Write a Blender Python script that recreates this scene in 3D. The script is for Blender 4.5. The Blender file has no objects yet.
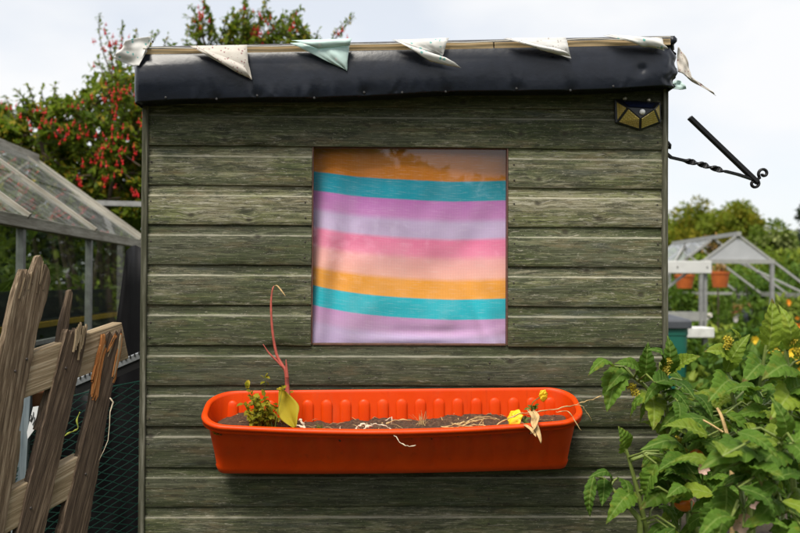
import bpy, bmesh, math, random
from mathutils import Vector, Matrix, noise
R = math.radians
rng = random.Random(7)
scene = bpy.context.scene
col = scene.collection

# ------------------------------------------------------------------ camera
EYE = Vector((-0.068, -2.6, 1.40))
PITCH, YAW, ROLL = R(1.0), R(1.5), R(0.30)
cam_d = bpy.data.cameras.new('camera')
cam = bpy.data.objects.new('camera', cam_d)
col.objects.link(cam)
CAMROT = Matrix.Rotation(-YAW, 3, 'Z') @ Matrix.Rotation(R(90) + PITCH, 3, 'X') @ Matrix.Rotation(ROLL, 3, 'Z')
cam.matrix_world = Matrix.Translation(EYE) @ CAMROT.to_4x4()
cam_d.lens = 40.95
cam_d.sensor_width = 36.0
cam_d.clip_start = 0.05
cam_d.clip_end = 2000.0
cam_d.dof.use_dof = True
cam_d.dof.focus_distance = 2.52
cam_d.dof.aperture_fstop = 3.8
scene.camera = cam
FPX = 800 * 40.95 / 36.0

def at(px, py, Y):
    """pixel of the 800x533 photo -> the point of the plane y = Y behind it"""
    d = CAMROT @ Vector(((px - 400) / FPX, (266.5 - py) / FPX, -1.0))
    t = (Y - EYE.y) / d.y
    return EYE + d * t

# ------------------------------------------------------------------ sky and sun
SUN_EL, SUN_AZ = R(58), R(204)          # azimuth measured clockwise from +Y: behind the camera, a bit left
world = bpy.data.worlds.new('World')
scene.world = world
world.use_nodes = True
wt = world.node_tree
wt.nodes.clear()
def WN(t, **k):
    n = wt.nodes.new(t)
    for a, b in k.items(): setattr(n, a, b)
    return n
wo = WN('ShaderNodeOutputWorld')
sky = WN('ShaderNodeTexSky', sky_type='NISHITA', sun_disc=False)
sky.sun_elevation = SUN_EL
sky.sun_rotation = SUN_AZ
bg1 = WN('ShaderNodeBackground'); bg1.inputs['Strength'].default_value = 0.12
bg2 = WN('ShaderNodeBackground'); bg2.inputs['Color'].default_value = (0.972, 0.982, 1.0, 1); bg2.inputs['Strength'].default_value = 0.76
wtc = WN('ShaderNodeTexCoord')
wmp = WN('ShaderNodeMapping'); wmp.inputs['Scale'].default_value = (1.6, 1.6, 3.6); wmp.inputs['Location'].default_value = (0.35, 0.1, 0.25)
wns = WN('ShaderNodeTexNoise'); wns.inputs['Scale'].default_value = 1.7; wns.inputs['Detail'].default_value = 5.0; wns.inputs['Roughness'].default_value = 0.5
wrm = WN('ShaderNodeValToRGB')
wrm.color_ramp.elements[0].position = 0.36; wrm.color_ramp.elements[0].color = (0.70, 0.70, 0.70, 1)
wrm.color_ramp.elements[1].position = 0.58; wrm.color_ramp.elements[1].color = (1, 1, 1, 1)
wmx = WN('ShaderNodeMixShader')
L = wt.links.new
L(wtc.outputs['Generated'], wmp.inputs['Vector']); L(wmp.outputs['Vector'], wns.inputs['Vector'])
L(wns.outputs['Fac'], wrm.inputs['Fac']); L(wrm.outputs['Color'], wmx.inputs['Fac'])
L(sky.outputs['Color'], bg1.inputs['Color']); L(bg1.outputs[0], wmx.inputs[1]); L(bg2.outputs[0], wmx.inputs[2])
L(wmx.outputs[0], wo.inputs['Surface'])

sun_d = bpy.data.lights.new('sun', 'SUN')
sun_d.energy = 3.3
sun_d.angle = R(24)
sun_d.color = (1.0, 0.94, 0.84)
sun = bpy.data.objects.new('sun', sun_d)
col.objects.link(sun)
sdir = Vector((math.sin(SUN_AZ) * math.cos(SUN_EL), math.cos(SUN_AZ) * math.cos(SUN_EL), math.sin(SUN_EL)))
sun.rotation_euler = sdir.to_track_quat('Z', 'Y').to_euler()
sun.location = sdir * 20

scene.view_settings.view_transform = 'Standard'
scene.view_settings.look = 'None'
scene.view_settings.exposure = 0.40
scene.view_settings.gamma = 1.0
scene.view_settings.use_curve_mapping = False
scene.render.engine = 'CYCLES'
scene.cycles.use_denoising = True
scene.cycles.max_bounces = 8
scene.cycles.transparent_max_bounces = 24
scene.cycles.use_adaptive_sampling = True
scene.cycles.caustics_reflective = False
scene.cycles.caustics_refractive = False

# ------------------------------------------------------------------ helpers
class MB:
    """collects quads, tubes and boxes; build() links them as one mesh object"""
    def __init__(s): s.v = []; s.f = []; s.uv = []
    def quad(s, a, b, c, d, uv=None):
        i = len(s.v); s.v += [tuple(a), tuple(b), tuple(c), tuple(d)]; s.f.append((i, i+1, i+2, i+3))
    def tri(s, a, b, c):
        i = len(s.v); s.v += [tuple(a), tuple(b), tuple(c)]; s.f.append((i, i+1, i+2))
    def poly(s, pts):
        i = len(s.v); s.v += [tuple(p) for p in pts]; s.f.append(tuple(range(i, i+len(pts))))
    def grid(s, rows):
        i = len(s.v); n = len(rows[0])
        for r in rows: s.v += [tuple(p) for p in r]
        for a in range(len(rows)-1):
            for b in range(n-1):
                k = i + a*n + b
                s.f.append((k, k+1, k+n+1, k+n))
    def tube(s, pts, rad, seg=6, cap=True, twist=0.0, flat=1.0):
        pts = [Vector(p) for p in pts]
        if not isinstance(rad, (list, tuple)): rad = [rad]*len(pts)
        i0 = len(s.v)
        t0 = (pts[1]-pts[0]).normalized()
        ref = Vector((0, 0, 1)) if abs(t0.z) < 0.9 else Vector((0, 1, 0))
        u = t0.cross(ref).normalized()
        for k, p in enumerate(pts):
            t = (pts[min(k+1, len(pts)-1)] - pts[max(k-1, 0)]).normalized()
            u = (u - t*u.dot(t)).normalized(); w = t.cross(u)
            for q in range(seg):
                a = 2*math.pi*(q+0.5)/seg + twist*k
                c, d = math.cos(a), math.sin(a)
                if flat != 1.0:
                    e = 2*math.pi*(q+0.5)/seg
                    cu, cw = math.cos(e), math.sin(e)*flat
                    c = cu*math.cos(twist*k) - cw*math.sin(twist*k); d = cu*math.sin(twist*k) + cw*math.cos(twist*k)
                s.v.append(tuple(p + (u*c + w*d)*rad[k]))
        for k in range(len(pts)-1):
            for q in range(seg):
                a = i0+k*seg+q; b = i0+k*seg+(q+1) % seg
                s.f.append((a, b, b+seg, a+seg))
        if cap:
            s.f.append(tuple(i0+q for q in reversed(range(seg))))
            s.f.append(tuple(i0+(len(pts)-1)*seg+q for q in range(seg)))
    def box(s, p0, p1):
        (x0, y0, z0), (x1, y1, z1) = p0, p1
        i = len(s.v)
        s.v += [(x0,y0,z0),(x1,y0,z0),(x1,y1,z0),(x0,y1,z0),(x0,y0,z1),(x1,y0,z1),(x1,y1,z1),(x0,y1,z1)]
        for f in ((0,3,2,1),(4,5,6,7),(0,1,5,4),(1,2,6,5),(2,3,7,6),(3,0,4,7)): s.f.append(tuple(i+k for k in f))
    def bar(s, a, b, w, h, up=(0, 0, 1)):
        """rectangular bar from a to b, w wide, h high along up"""
        a, b = Vector(a), Vector(b); t = (b-a).normalized(); up = Vector(up)
        sd = t.cross(up).normalized(); up = sd.cross(t)
        i = len(s.v)
        for p in (a, b):
            for q, r in ((-1,-1),(1,-1),(1,1),(-1,1)): s.v.append(tuple(p + sd*q*w/2 + up*r*h/2))
        for f in ((0,1,2,3),(7,6,5,4),(0,4,5,1),(1,5,6,2),(2,6,7,3),(3,7,4,0)): s.f.append(tuple(i+k for k in f))
    def mesh(s, name, smooth=False):
        m = bpy.data.meshes.new(name); m.from_pydata(s.v, [], s.f)
        if smooth: m.polygons.foreach_set('use_smooth', [True]*len(m.polygons))
        m.update(); return m
    def build(s, name, mat, parent=None, smooth=False, bevel=0.0, kind=None, label=None):
        o = bpy.data.objects.new(name, s.mesh(name, smooth)); col.objects.link(o)
        if mat: o.data.materials.append(mat)
        if parent: o.parent = parent
        if bevel:
            b = o.modifiers.new('bevel', 'BEVEL'); b.width = bevel; b.segments = 2; b.limit_method = 'ANGLE'
        if kind: o['kind'] = kind
        if label: o['label'] = label
        return o

def fixn(o):
    bm = bmesh.new(); bm.from_mesh(o.data); bmesh.ops.remove_doubles(bm, verts=bm.verts, dist=1e-5)
    bmesh.ops.recalc_face_normals(bm, faces=bm.faces); bm.to_mesh(o.data); bm.free(); return o

def tag(o, label, cat, group=None, kind=None):
    if label: o['label'] = label
    if cat: o['category'] = cat
    if group: o['group'] = group
    if kind: o['kind'] = kind
    return o

def thing(name, label, cat, loc=(0, 0, 0), group=None):
    o = bpy.data.objects.new(name, None); col.objects.link(o); o.location = loc; o.empty_display_size = 0.05
    return tag(o, label, cat, group)

def inst(name, data, parent, mtx=None, color=None):
    o = bpy.data.objects.new(name, data); col.objects.link(o)
    if parent: o.parent = parent
    if mtx is not None: o.matrix_basis = mtx
    if color: o.color = color
    return o

# thing Empties sit at their base but parts are given in world coordinates: shift them on parenting
def adopt(root):
    bpy.context.view_layer.update()
    inv = Matrix.Translation(-root.location)
    for c in root.children: c.matrix_parent_inverse = inv

# ------------------------------------------------------------------ material helpers
def newmat(name):
    m = bpy.data.materials.new(name); m.use_nodes = True
    nt = m.node_tree; b = nt.nodes['Principled BSDF']
    return m, nt, b
def N(nt, t, ins=None, **k):
    n = nt.nodes.new(t)
    for a, b in k.items(): setattr(n, a, b)
    for a, b in (ins or {}).items():
        if hasattr(b, 'links') or isinstance(b, bpy.types.NodeSocket): nt.links.new(b, n.inputs[a])
        else: n.inputs[a].default_value = b
    return n
def ramp(nt, fac, stops, interp='LINEAR'):
    n = nt.nodes.new('ShaderNodeValToRGB'); n.color_ramp.interpolation = interp
    e = n.color_ramp.elements
    while len(e) < len(stops): e.new(0.5)
    for q, (p, c) in zip(e, stops):
        q.position = p; q.color = c if len(c) == 4 else (*c, 1)
    nt.links.new(fac, n.inputs[0]); return n.outputs[0]
def gray(v): return (v, v, v, 1)
def mixc(nt, fac, a, b, mode='MIX'):
    n = nt.nodes.new('ShaderNodeMix'); n.data_type = 'RGBA'; n.blend_type = mode
    for i, x in ((0, fac), (6, a), (7, b)):
        if isinstance(x, bpy.types.NodeSocket): nt.links.new(x, n.inputs[i])
        else: n.inputs[i].default_value = x if i == 0 or len(x) == 4 else (*x, 1)
    return n.outputs[2]
def mth(nt, op, a, b=0.0, c=0.0):
    n = nt.nodes.new('ShaderNodeMath'); n.operation = op
    for i, x in enumerate((a, b, c)):
        if isinstance(x, bpy.types.NodeSocket): nt.links.new(x, n.inputs[i])
        else: n.inputs[i].default_value = x
    return n.outputs[0]
def noise_n(nt, vec, scale, detail=4, rough=0.55, dist=0.0, dim='3D'):
    n = N(nt, 'ShaderNodeTexNoise', {'Scale': scale, 'Detail': detail, 'Roughness': rough, 'Distortion': dist}, noise_dimensions=dim)
    nt.links.new(vec, n.inputs['Vector']); return n.outputs['Fac']
def mapping(nt, vec, scale=(1,1,1), loc=(0,0,0), rot=(0,0,0)):
    n = N(nt, 'ShaderNodeMapping', {'Scale': scale, 'Location': loc, 'Rotation': rot}); nt.links.new(vec, n.inputs['Vector']); return n.outputs[0]
def bump(nt, b, h, strength=0.5, dist=0.002):
    n = N(nt, 'ShaderNodeBump', {'Strength': strength, 'Distance': dist}); nt.links.new(h, n.inputs['Height']); nt.links.new(n.outputs[0], b.inputs['Normal'])

def plain(name, color, rough=0.6, var=0.15, scale=20.0, metal=0.0, bumps=0.15, spec=0.5):
    """a colour with gentle mottling, for small things"""
    m, nt, b = newmat(name)
    tc = N(nt, 'ShaderNodeTexCoord')
    f = noise_n(nt, tc.outputs['Object'], scale, 5, 0.6)
    lo = tuple(c*(1-var) for c in color); hi = tuple(min(1, c*(1+var)) for c in color)
    nt.links.new(ramp(nt, f, [(0.3, lo), (0.7, hi)]), b.inputs['Base Color'])
    b.inputs['Roughness'].default_value = rough; b.inputs['Metallic'].default_value = metal
    b.inputs['Specular IOR Level'].default_value = spec
    if bumps: bump(nt, b, f, bumps, 0.003)
    return m

def leafmat(name, c1, c2, rough=0.45, trans=0.25, vein=False, veincol=None, randhue=True):
    m, nt, b = newmat(name)
    tc = N(nt, 'ShaderNodeTexCoord'); oi = N(nt, 'ShaderNodeObjectInfo')
    geo = N(nt, 'ShaderNodeNewGeometry')
    f = noise_n(nt, geo.outputs['Position'], 9.0, 3)
    f2 = mth(nt, 'MULTIPLY_ADD', geo.outputs['Random Per Island'], 0.6, mth(nt, 'MULTIPLY', oi.outputs['Random'], 0.5))
    fac = mth(nt, 'ADD', mth(nt, 'MULTIPLY', f, 0.6), mth(nt, 'MULTIPLY_ADD', f2, 0.7, -0.15))
    c = ramp(nt, fac, [(0.15, c1), (0.75, c2)])
    if vein:
        sp = N(nt, 'ShaderNodeSeparateXYZ'); nt.links.new(tc.outputs['Object'], sp.inputs[0])
        ax = mth(nt, 'ABSOLUTE', sp.outputs['X'])
        w = mth(nt, 'SINE', mth(nt, 'MULTIPLY', mth(nt, 'SUBTRACT', sp.outputs['Y'], mth(nt, 'MULTIPLY', ax, 0.75)), 46.0))
        side = ramp(nt, w, [(0.86, gray(0)), (1.0, gray(1))])
        mid = ramp(nt, ax, [(0.004, gray(1)), (0.02, gray(0))])
        v = mth(nt, 'MAXIMUM', mth(nt, 'MULTIPLY', side, 0.45), mid)
        c = mixc(nt, mth(nt, 'MULTIPLY', v, 0.55), c, veincol or (0.25, 0.34, 0.09, 1))
        blot = noise_n(nt, tc.outputs['Object'], 22.0, 3)
        # yellowing blotches and brown scorched tips, more on some leaves than on others
        yl = noise_n(nt, geo.outputs['Position'], 38.0, 4, 0.65)
        c = mixc(nt, mth(nt, 'MULTIPLY', ramp(nt, yl, [(0.54, gray(0)), (0.68, gray(0.55))]), oi.outputs['Random']), c, (0.26, 0.24, 0.03, 1))
        tip = mth(nt, 'ADD', sp.outputs['Y'], mth(nt, 'MULTIPLY_ADD', yl, 0.5, -0.25))
        c = mixc(nt, mth(nt, 'MULTIPLY', ramp(nt, tip, [(0.90, gray(0)), (0.98, gray(0.8))]), ramp(nt, oi.outputs['Random'], [(0.55, gray(0)), (0.7, gray(1))])), c, (0.13, 0.075, 0.025, 1))
        h = mth(nt, 'ADD', mth(nt, 'MULTIPLY', w, -0.35), mth(nt, 'MULTIPLY', blot, 1.2))
        bump(nt, b, h, 0.6, 0.0035)
    nt.links.new(c, b.inputs['Base Color'])
    b.inputs['Roughness'].default_value = rough
    b.inputs['Specular IOR Level'].default_value = 0.14
    tr = N(nt, 'ShaderNodeBsdfTranslucent'); nt.links.new(mixc(nt, 0.5, c, (0.25, 0.4, 0.03, 1)), tr.inputs['Color'])
    mx = N(nt, 'ShaderNodeMixShader', {'Fac': trans}); nt.links.new(b.outputs[0], mx.inputs[1]); nt.links.new(tr.outputs[0], mx.inputs[2])
    nt.links.new(mx.outputs[0], nt.nodes['Material Output'].inputs['Surface'])
    return m

def timber(name, dark, mid, pale, grain=(60, 60, 3.0), rough=0.85, green=None, bs=0.6):
    """weathered sawn timber, grain along local Z"""
    m, nt, b = newmat(name)
    tc = N(nt, 'ShaderNodeTexCoord'); oi = N(nt, 'ShaderNodeObjectInfo')
    off = N(nt, 'ShaderNodeVectorMath', operation='ADD'); nt.links.new(tc.outputs['Object'], off.inputs[0])
    cb = N(nt, 'ShaderNodeCombineXYZ'); nt.links.new(mth(nt, 'MULTIPLY', oi.outputs['Random'], 17.0), cb.inputs['Z']); nt.links.new(cb.outputs[0], off.inputs[1])
    v = off.outputs[0]
    g = noise_n(nt, mapping(nt, v, grain), 1.0, 8, 0.68, 0.12)
    g2 = noise_n(nt, mapping(nt, v, tuple(x*4 for x in grain)), 1.0, 5, 0.7)
    big = noise_n(nt, mapping(nt, v, (9, 9, 2.5)), 1.0, 4)
    f = mth(nt, 'ADD', mth(nt, 'MULTIPLY', g, 0.65), mth(nt, 'MULTIPLY', g2, 0.35))
    c = ramp(nt, f, [(0.38, dark), (0.5, mid), (0.63, pale)])
    c = mixc(nt, ramp(nt, big, [(0.35, gray(0)), (0.7, gray(0.7))]), c, green or dark)
    nt.links.new(c, b.inputs['Base Color']); b.inputs['Roughness'].default_value = rough; b.inputs['Specular IOR Level'].default_value = 0.25
    bump(nt, b, f, bs, 0.004)
    return m
# ------------------------------------------------------------------ ground
def make_ground():
    m, nt, b = newmat('ground_soil_and_grass')
    geo = N(nt, 'ShaderNodeNewGeometry')
    a = noise_n(nt, geo.outputs['Position'], 0.5, 6); f = noise_n(nt, geo.outputs['Position'], 14, 7, 0.7)
    soil = ramp(nt, f, [(0.3, (0.022, 0.016, 0.010)), (0.7, (0.085, 0.062, 0.040))])
    grass = ramp(nt, f, [(0.3, (0.020, 0.035, 0.010)), (0.7, (0.075, 0.105, 0.03))])
    nt.links.new(mixc(nt, ramp(nt, a, [(0.42, gray(0)), (0.58, gray(1))]), soil, grass), b.inputs['Base Color'])
    b.inputs['Roughness'].default_value = 0.95
    bump(nt, b, f, 0.8, 0.03)
    mb = MB(); n = 40
    ext = [-400, -120, -50, -25] + [-15 + 30*i/n for i in range(n+1)] + [25, 50, 120, 400]
    mb.grid([[(x, y, 0.02*noise.noise((x*0.9, y*0.9, 0)) - 0.012) for x in ext] for y in ext])
    o = mb.build('ground', m, smooth=True, kind='structure')
make_ground()

# ------------------------------------------------------------------ shed
def board_material():
    m, nt, b = newmat('weathered_green_shiplap')
    uv = N(nt, 'ShaderNodeUVMap', uv_map='UVMap'); oi = N(nt, 'ShaderNodeObjectInfo')
    sp = N(nt, 'ShaderNodeSeparateXYZ'); nt.links.new(uv.outputs[0], sp.inputs[0])
    u, v = sp.outputs[0], sp.outputs[1]                       # metres along, metres up the profile (0..0.127)
    oc = N(nt, 'ShaderNodeSeparateColor'); nt.links.new(oi.outputs['Color'], oc.inputs[0])
    wear, tone = oc.outputs[0], oc.outputs[1]
    rnd = mth(nt, 'MULTIPLY', oi.outputs['Random'], 37.0)
    def vec(su, sv, so=1.0):
        c = N(nt, 'ShaderNodeCombineXYZ')
        nt.links.new(mth(nt, 'MULTIPLY', u, su), c.inputs[0]); nt.links.new(mth(nt, 'MULTIPLY', vv, sv), c.inputs[1]); nt.links.new(mth(nt, 'MULTIPLY', rnd, so), c.inputs[2])
        return c.outputs[0]
    # knots: sparse cells that push the grain lines apart
    kc = N(nt, 'ShaderNodeCombineXYZ')
    nt.links.new(mth(nt, 'MULTIPLY_ADD', u, 6.0, rnd), kc.inputs[0]); nt.links.new(mth(nt, 'MULTIPLY', v, 8.5), kc.inputs[1])
    vor = N(nt, 'ShaderNodeTexVoronoi', {'Scale': 1.0, 'Randomness': 0.9}, voronoi_dimensions='2D'); nt.links.new(kc.outputs[0], vor.inputs['Vector'])
    vs = N(nt, 'ShaderNodeSeparateColor'); nt.links.new(vor.outputs['Color'], vs.inputs[0])
    has = ramp(nt, vs.outputs[0], [(0.66, gray(0)), (0.7, gray(1))])
    knot = mth(nt, 'MULTIPLY', ramp(nt, vor.outputs['Distance'], [(0.0, gray(1)), (0.26, gray(0))], 'EASE'), has)
    core = mth(nt, 'MULTIPLY', ramp(nt, vor.outputs['Distance'], [(0.025, gray(1)), (0.075, gray(0))]), has)
    vv = mth(nt, 'ADD', mth(nt, 'MULTIPLY_ADD', knot, 0.0075, v), mth(nt, 'MULTIPLY', noise_n(nt, N(nt, 'ShaderNodeCombineXYZ', {'X': mth(nt, 'MULTIPLY_ADD', u, 3.0, rnd), 'Y': mth(nt, 'MULTIPLY', v, 12.0)}).outputs[0], 1.0, 2), 0.006))
    fine = noise_n(nt, vec(13.0, 430.0), 1.0, 6, 0.75)
    grain = noise_n(nt, vec(5.0, 170.0), 1.0, 8, 0.72, 0.2)
    broad = noise_n(nt, vec(3.0, 34.0), 1.0, 8, 0.74, 0.5)
    patch = noise_n(nt, vec(16.0, 70.0, 0.37), 1.0, 8, 0.76, 0.8)
    speck = noise_n(nt, vec(130.0, 240.0), 1.0, 4, 0.7)
    flake = noise_n(nt, vec(24.0, 190.0, 0.71), 1.0, 6, 0.75, 0.6)
    g = mth(nt, 'ADD', mth(nt, 'MULTIPLY', grain, 0.5), mth(nt, 'MULTIPLY', fine, 0.5))
    olive = ramp(nt, g, [(0.37, (0.024, 0.024, 0.008)), (0.46, (0.063, 0.068, 0.036)), (0.53, (0.099, 0.104, 0.060)), (0.62, (0.205, 0.203, 0.130))])
    greyw = ramp(nt, g, [(0.37, (0.038, 0.034, 0.016)), (0.45, (0.130, 0.119, 0.066)), (0.53, (0.235, 0.217, 0.138)), (0.62, (0.46, 0.43, 0.32))])
    wf = mth(nt, 'ADD', mth(nt, 'MULTIPLY', broad, 0.5), mth(nt, 'MULTIPLY', patch, 0.5))
    wf = mth(nt, 'ADD', wf, mth(nt, 'MULTIPLY_ADD', wear, 0.40, -0.21))
    c = mixc(nt, ramp(nt, wf, [(0.485, gray(0)), (0.525, gray(0.5)), (0.57, gray(1))]), olive, greyw)
    # algae green, brown and grey-blue tints
    c = mixc(nt, ramp(nt, noise_n(nt, vec(3.2, 12.0, 0.13), 1.0, 4, 0.6), [(0.42, gray(0)), (0.62, gray(0.85))]), c, mixc(nt, 1.0, c, (0.64, 0.76, 0.44), 'MULTIPLY'))
    c = mixc(nt, ramp(nt, noise_n(nt, vec(6.0, 30.0, 0.53), 1.0, 6, 0.68), [(0.53, gray(0)), (0.68, gray(0.5))]), c, (0.170, 0.118, 0.058))
    c = mixc(nt, ramp(nt, noise_n(nt, vec(4.0, 26.0, 0.83), 1.0, 4, 0.65), [(0.58, gray(0)), (0.74, gray(0.35))]), c, (0.115, 0.130, 0.150))
    # dark weather blots
    c = mixc(nt, ramp(nt, noise_n(nt, vec(15.0, 90.0, 0.41), 1.0, 8, 0.76, 0.5), [(0.525, gray(0)), (0.575, gray(0.7))]), c, (0.026, 0.027, 0.014))
    # flakes of pale bare wood / old paint: short horizontal scraps, and ragged patches on the most worn boards
    fl = ramp(nt, mth(nt, 'ADD', flake, mth(nt, 'MULTIPLY_ADD', wf, 0.45, -0.22)), [(0.59, gray(0)), (0.62, gray(1))])
    scr = ramp(nt, noise_n(nt, vec(22.0, 330.0, 0.61), 1.0, 4, 0.65, 0.4), [(0.625, gray(0)), (0.65, gray(1))])
    sk = ramp(nt, speck, [(0.63, gray(0)), (0.66, gray(0.9))])
    pale = ramp(nt, fine, [(0.3, (0.24, 0.225, 0.155)), (0.7, (0.56, 0.53, 0.43))])
    c = mixc(nt, mth(nt, 'MULTIPLY', mth(nt, 'MAXIMUM', mth(nt, 'MAXIMUM', fl, sk), mth(nt, 'MULTIPLY', scr, 0.7)), 0.62), c, pale)
    # worn arris between the flat face and the cove, edge highlight painted in too
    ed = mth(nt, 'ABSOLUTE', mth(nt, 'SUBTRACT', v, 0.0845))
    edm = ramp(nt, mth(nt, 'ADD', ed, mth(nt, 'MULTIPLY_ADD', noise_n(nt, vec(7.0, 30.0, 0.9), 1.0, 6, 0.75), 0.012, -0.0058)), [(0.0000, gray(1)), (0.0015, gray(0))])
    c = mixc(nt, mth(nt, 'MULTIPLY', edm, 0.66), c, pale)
    # lower arris, lightly worn
    lo = ramp(nt, mth(nt, 'ADD', v, mth(nt, 'MULTIPLY', noise_n(nt, vec(9.0, 8.0, 0.2), 1.0, 4), 0.010)), [(0.0045, gray(0.7)), (0.008, gray(0))])
    c = mixc(nt, lo, c, mixc(nt, 0.5, c, pale))
    # knots and hairline checks
    rg = mth(nt, 'MULTIPLY', ramp(nt, mth(nt, 'ADD', vor.outputs['Distance'], mth(nt, 'MULTIPLY_ADD', patch, 0.22, -0.11)), [(0.06, gray(0)), (0.09, gray(1)), (0.12, gray(0))]), has)
    c = mixc(nt, mth(nt, 'MULTIPLY', rg, 0.10), c, pale)
    c = mixc(nt, mth(nt, 'MULTIPLY', core, 0.85), c, (0.036, 0.030, 0.018))
    ck = ramp(nt, noise_n(nt, vec(1.8, 210.0, 0.27), 1.0, 3, 0.6), [(0.70, gray(0)), (0.725, gray(1))])
    c = mixc(nt, mth(nt, 'MULTIPLY', ck, 0.75), c, (0.022, 0.022, 0.014))
    # tone per board
    hs = N(nt, 'ShaderNodeHueSaturation', {'Saturation': 1.0, 'Color': c}); nt.links.new(mth(nt, 'MULTIPLY_ADD', tone, 1.45, 0.16), hs.inputs['Value'])
    nt.links.new(hs.outputs[0], b.inputs['Base Color'])
    b.inputs['Roughness'].default_value = 0.72; b.inputs['Specular IOR Level'].default_value = 0.35
    h = mth(nt, 'ADD', mth(nt, 'MULTIPLY', g, 1.0), mth(nt, 'MULTIPLY', mth(nt, 'MAXIMUM', fl, core), -0.35))
    h = mth(nt, 'SUBTRACT', h, mth(nt, 'MULTIPLY', ck, 0.6))
    bump(nt, b, h, 0.75, 0.0022)
    return m
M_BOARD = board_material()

# board lines read off the photograph at the left edge, as heights on the wall plane
LINES = [at(150, y, 0).z for y in (105, 145.5, 185, 224.5, 264.5, 304.5, 345.5, 385, 426, 467, 506.5)]
PITCHB = (LINES[0] - LINES[-1]) / 10
XL, XR = at(146, 300, 0).x, at(662.5, 300, 0).x
WXL, WXR = at(311.5, 250, 0).x, at(508, 250, 0).x
WZT, WZB = LINES[1], LINES[6]
TOPZ = at(400, 47, 0).z
shed = thing('garden_shed', 'small weathered green timber shed with shiplap boards and square window', 'shed', ((XL+XR)/2, 1.0, 0))

PROF = [(0.006, 0.0045), (0.0035, 0.0015), (0.0003, -0.0034), (0.0006, -0.0050), (0.002, -0.0058), (0.020, -0.0057), (0.050, -0.0060), (0.0825, -0.0058),
        (0.0840, -0.0053), (0.0850, -0.0042), (0.0866, -0.0016), (0.0895, -0.0004), (0.0940, 0.0002), (0.1100, 0.0004), (0.1230, 0.0012)]
def board(x0, x1, z0, seed, wear, tone, hscale=1.0, name='board'):
    n = max(6, int((x1-x0)/0.022)); r = random.Random(seed)
    sag, bow, ph = r.uniform(-0.0012, 0.0012), r.uniform(-0.0016, 0.0014), r.uniform(0, 6)
    rows, uvs = [], []
    for i in range(n+1):
        t = i/n; x = x0 + (x1-x0)*t
        wz = sag*math.sin(math.pi*t) + 0.0012*noise.noise((x*2.3, seed*3.1, 0))
        wy = bow*math.sin(math.pi*t+ph) + 0.0012*noise.noise((x*3.1, seed*5.7, 4))
        chip = max(0, noise.noise((x*14, seed*1.7, 9)) - 0.42)*0.008
        arr = max(0, noise.noise((x*18, seed*2.9, 2)) - 0.25)*0.006
        row = []
        for k, (z, y) in enumerate(PROF):
            dz = wz; dy = wy
            if k in (2, 3): dz += chip
            if 7 <= k <= 10: dz -= arr; dy += arr*0.4
            dy += 0.0006*noise.noise((x*9, z*60, seed))
            row.append((x, y+dy, z0 + z*hscale + dz))
        rows.append(row)
    mb = MB(); mb.grid([list(c) for c in zip(*rows)])      # rows along the profile
    k = len(mb.v)
    np_, nx = len(PROF), n+1
    # end caps with a flat back
    for xi, rev in ((0, False), (n, True)):
        base = [mb.v[p*nx+xi] for p in range(np_)]
        base += [(base[0][0], 0.011, base[-1][2]), (base[0][0], 0.011, base[0][2])]
        mb.poly(base[::-1] if rev else base)
    me = mb.mesh(name, True)
    ul = me.uv_layers.new(name='UVMap')
    cum = [p[0] for p in PROF]
    for poly in me.polygons:
        for li in poly.loop_indices:
            co = me.vertices[me.loops[li].vertex_index].co
            ul.data[li].uv = (co.x + seed*1.37, (co.z - z0)/hscale)
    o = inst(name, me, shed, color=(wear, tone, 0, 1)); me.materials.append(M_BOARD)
    for p in me.polygons:
        if len(p.vertices) > 4: p.use_smooth = False
    return o
WEAR = [0.35, 0.50, 0.58, 0.70, 0.38, 0.50, 0.40, 0.34, 0.36, 0.32, 0.36, 0.5]
TONE = [0.42, 0.48, 0.52, 0.56, 0.46, 0.48, 0.47, 0.40, 0.37, 0.34, 0.38, 0.4]
TONER = [0.42, 0.48, 0.58, 0.62, 0.66, 0.62, 0.47, 0.40, 0.37, 0.34, 0.38, 0.4]
nz = LINES[:]
while nz[-1] > PITCHB*1.0: nz.append(nz[-1] - PITCHB)
nz.insert(0, nz[0] + PITCHB)
NTOP = 1                                                    # the uppermost course is hidden by the membrane
for i, z in enumerate(nz):
    if i < NTOP: continue
    hs = ((nz[i-1] if i else z+PITCHB) - z)/0.1145
    q = max(0, min(11, i-1))
    wv, tv, tr = WEAR[q], TONE[q], TONER[q]
    if 2 < i+0 <= 7 and z < WZT - 0.01 and z > WZB - 0.02:
        pass
    if WZB - 0.01 <= z < WZT - 0.01:
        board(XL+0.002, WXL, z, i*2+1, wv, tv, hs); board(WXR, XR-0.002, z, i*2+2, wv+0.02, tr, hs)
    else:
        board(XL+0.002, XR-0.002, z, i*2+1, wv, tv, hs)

M_TRIM = timber('weathered_trim_timber', (0.040, 0.042, 0.024), (0.105, 0.102, 0.070), (0.26, 0.25, 0.20), (90, 90, 4))
M_PINE = timber('bare_pine_batten', (0.34, 0.235, 0.12), (0.52, 0.38, 0.21), (0.66, 0.52, 0.33), (60, 60, 3), bs=0.3)
M_INSIDE = plain('dark_inside_timber', (0.07, 0.055, 0.04), 0.9)
M_ROOFFELT = plain('grey_mineral_felt', (0.16, 0.16, 0.17), 0.9, 0.25, 120)
M_STEEL = plain('rusty_nail_head', (0.06, 0.05, 0.045), 0.6, 0.3, 200, 0.4)

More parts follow.
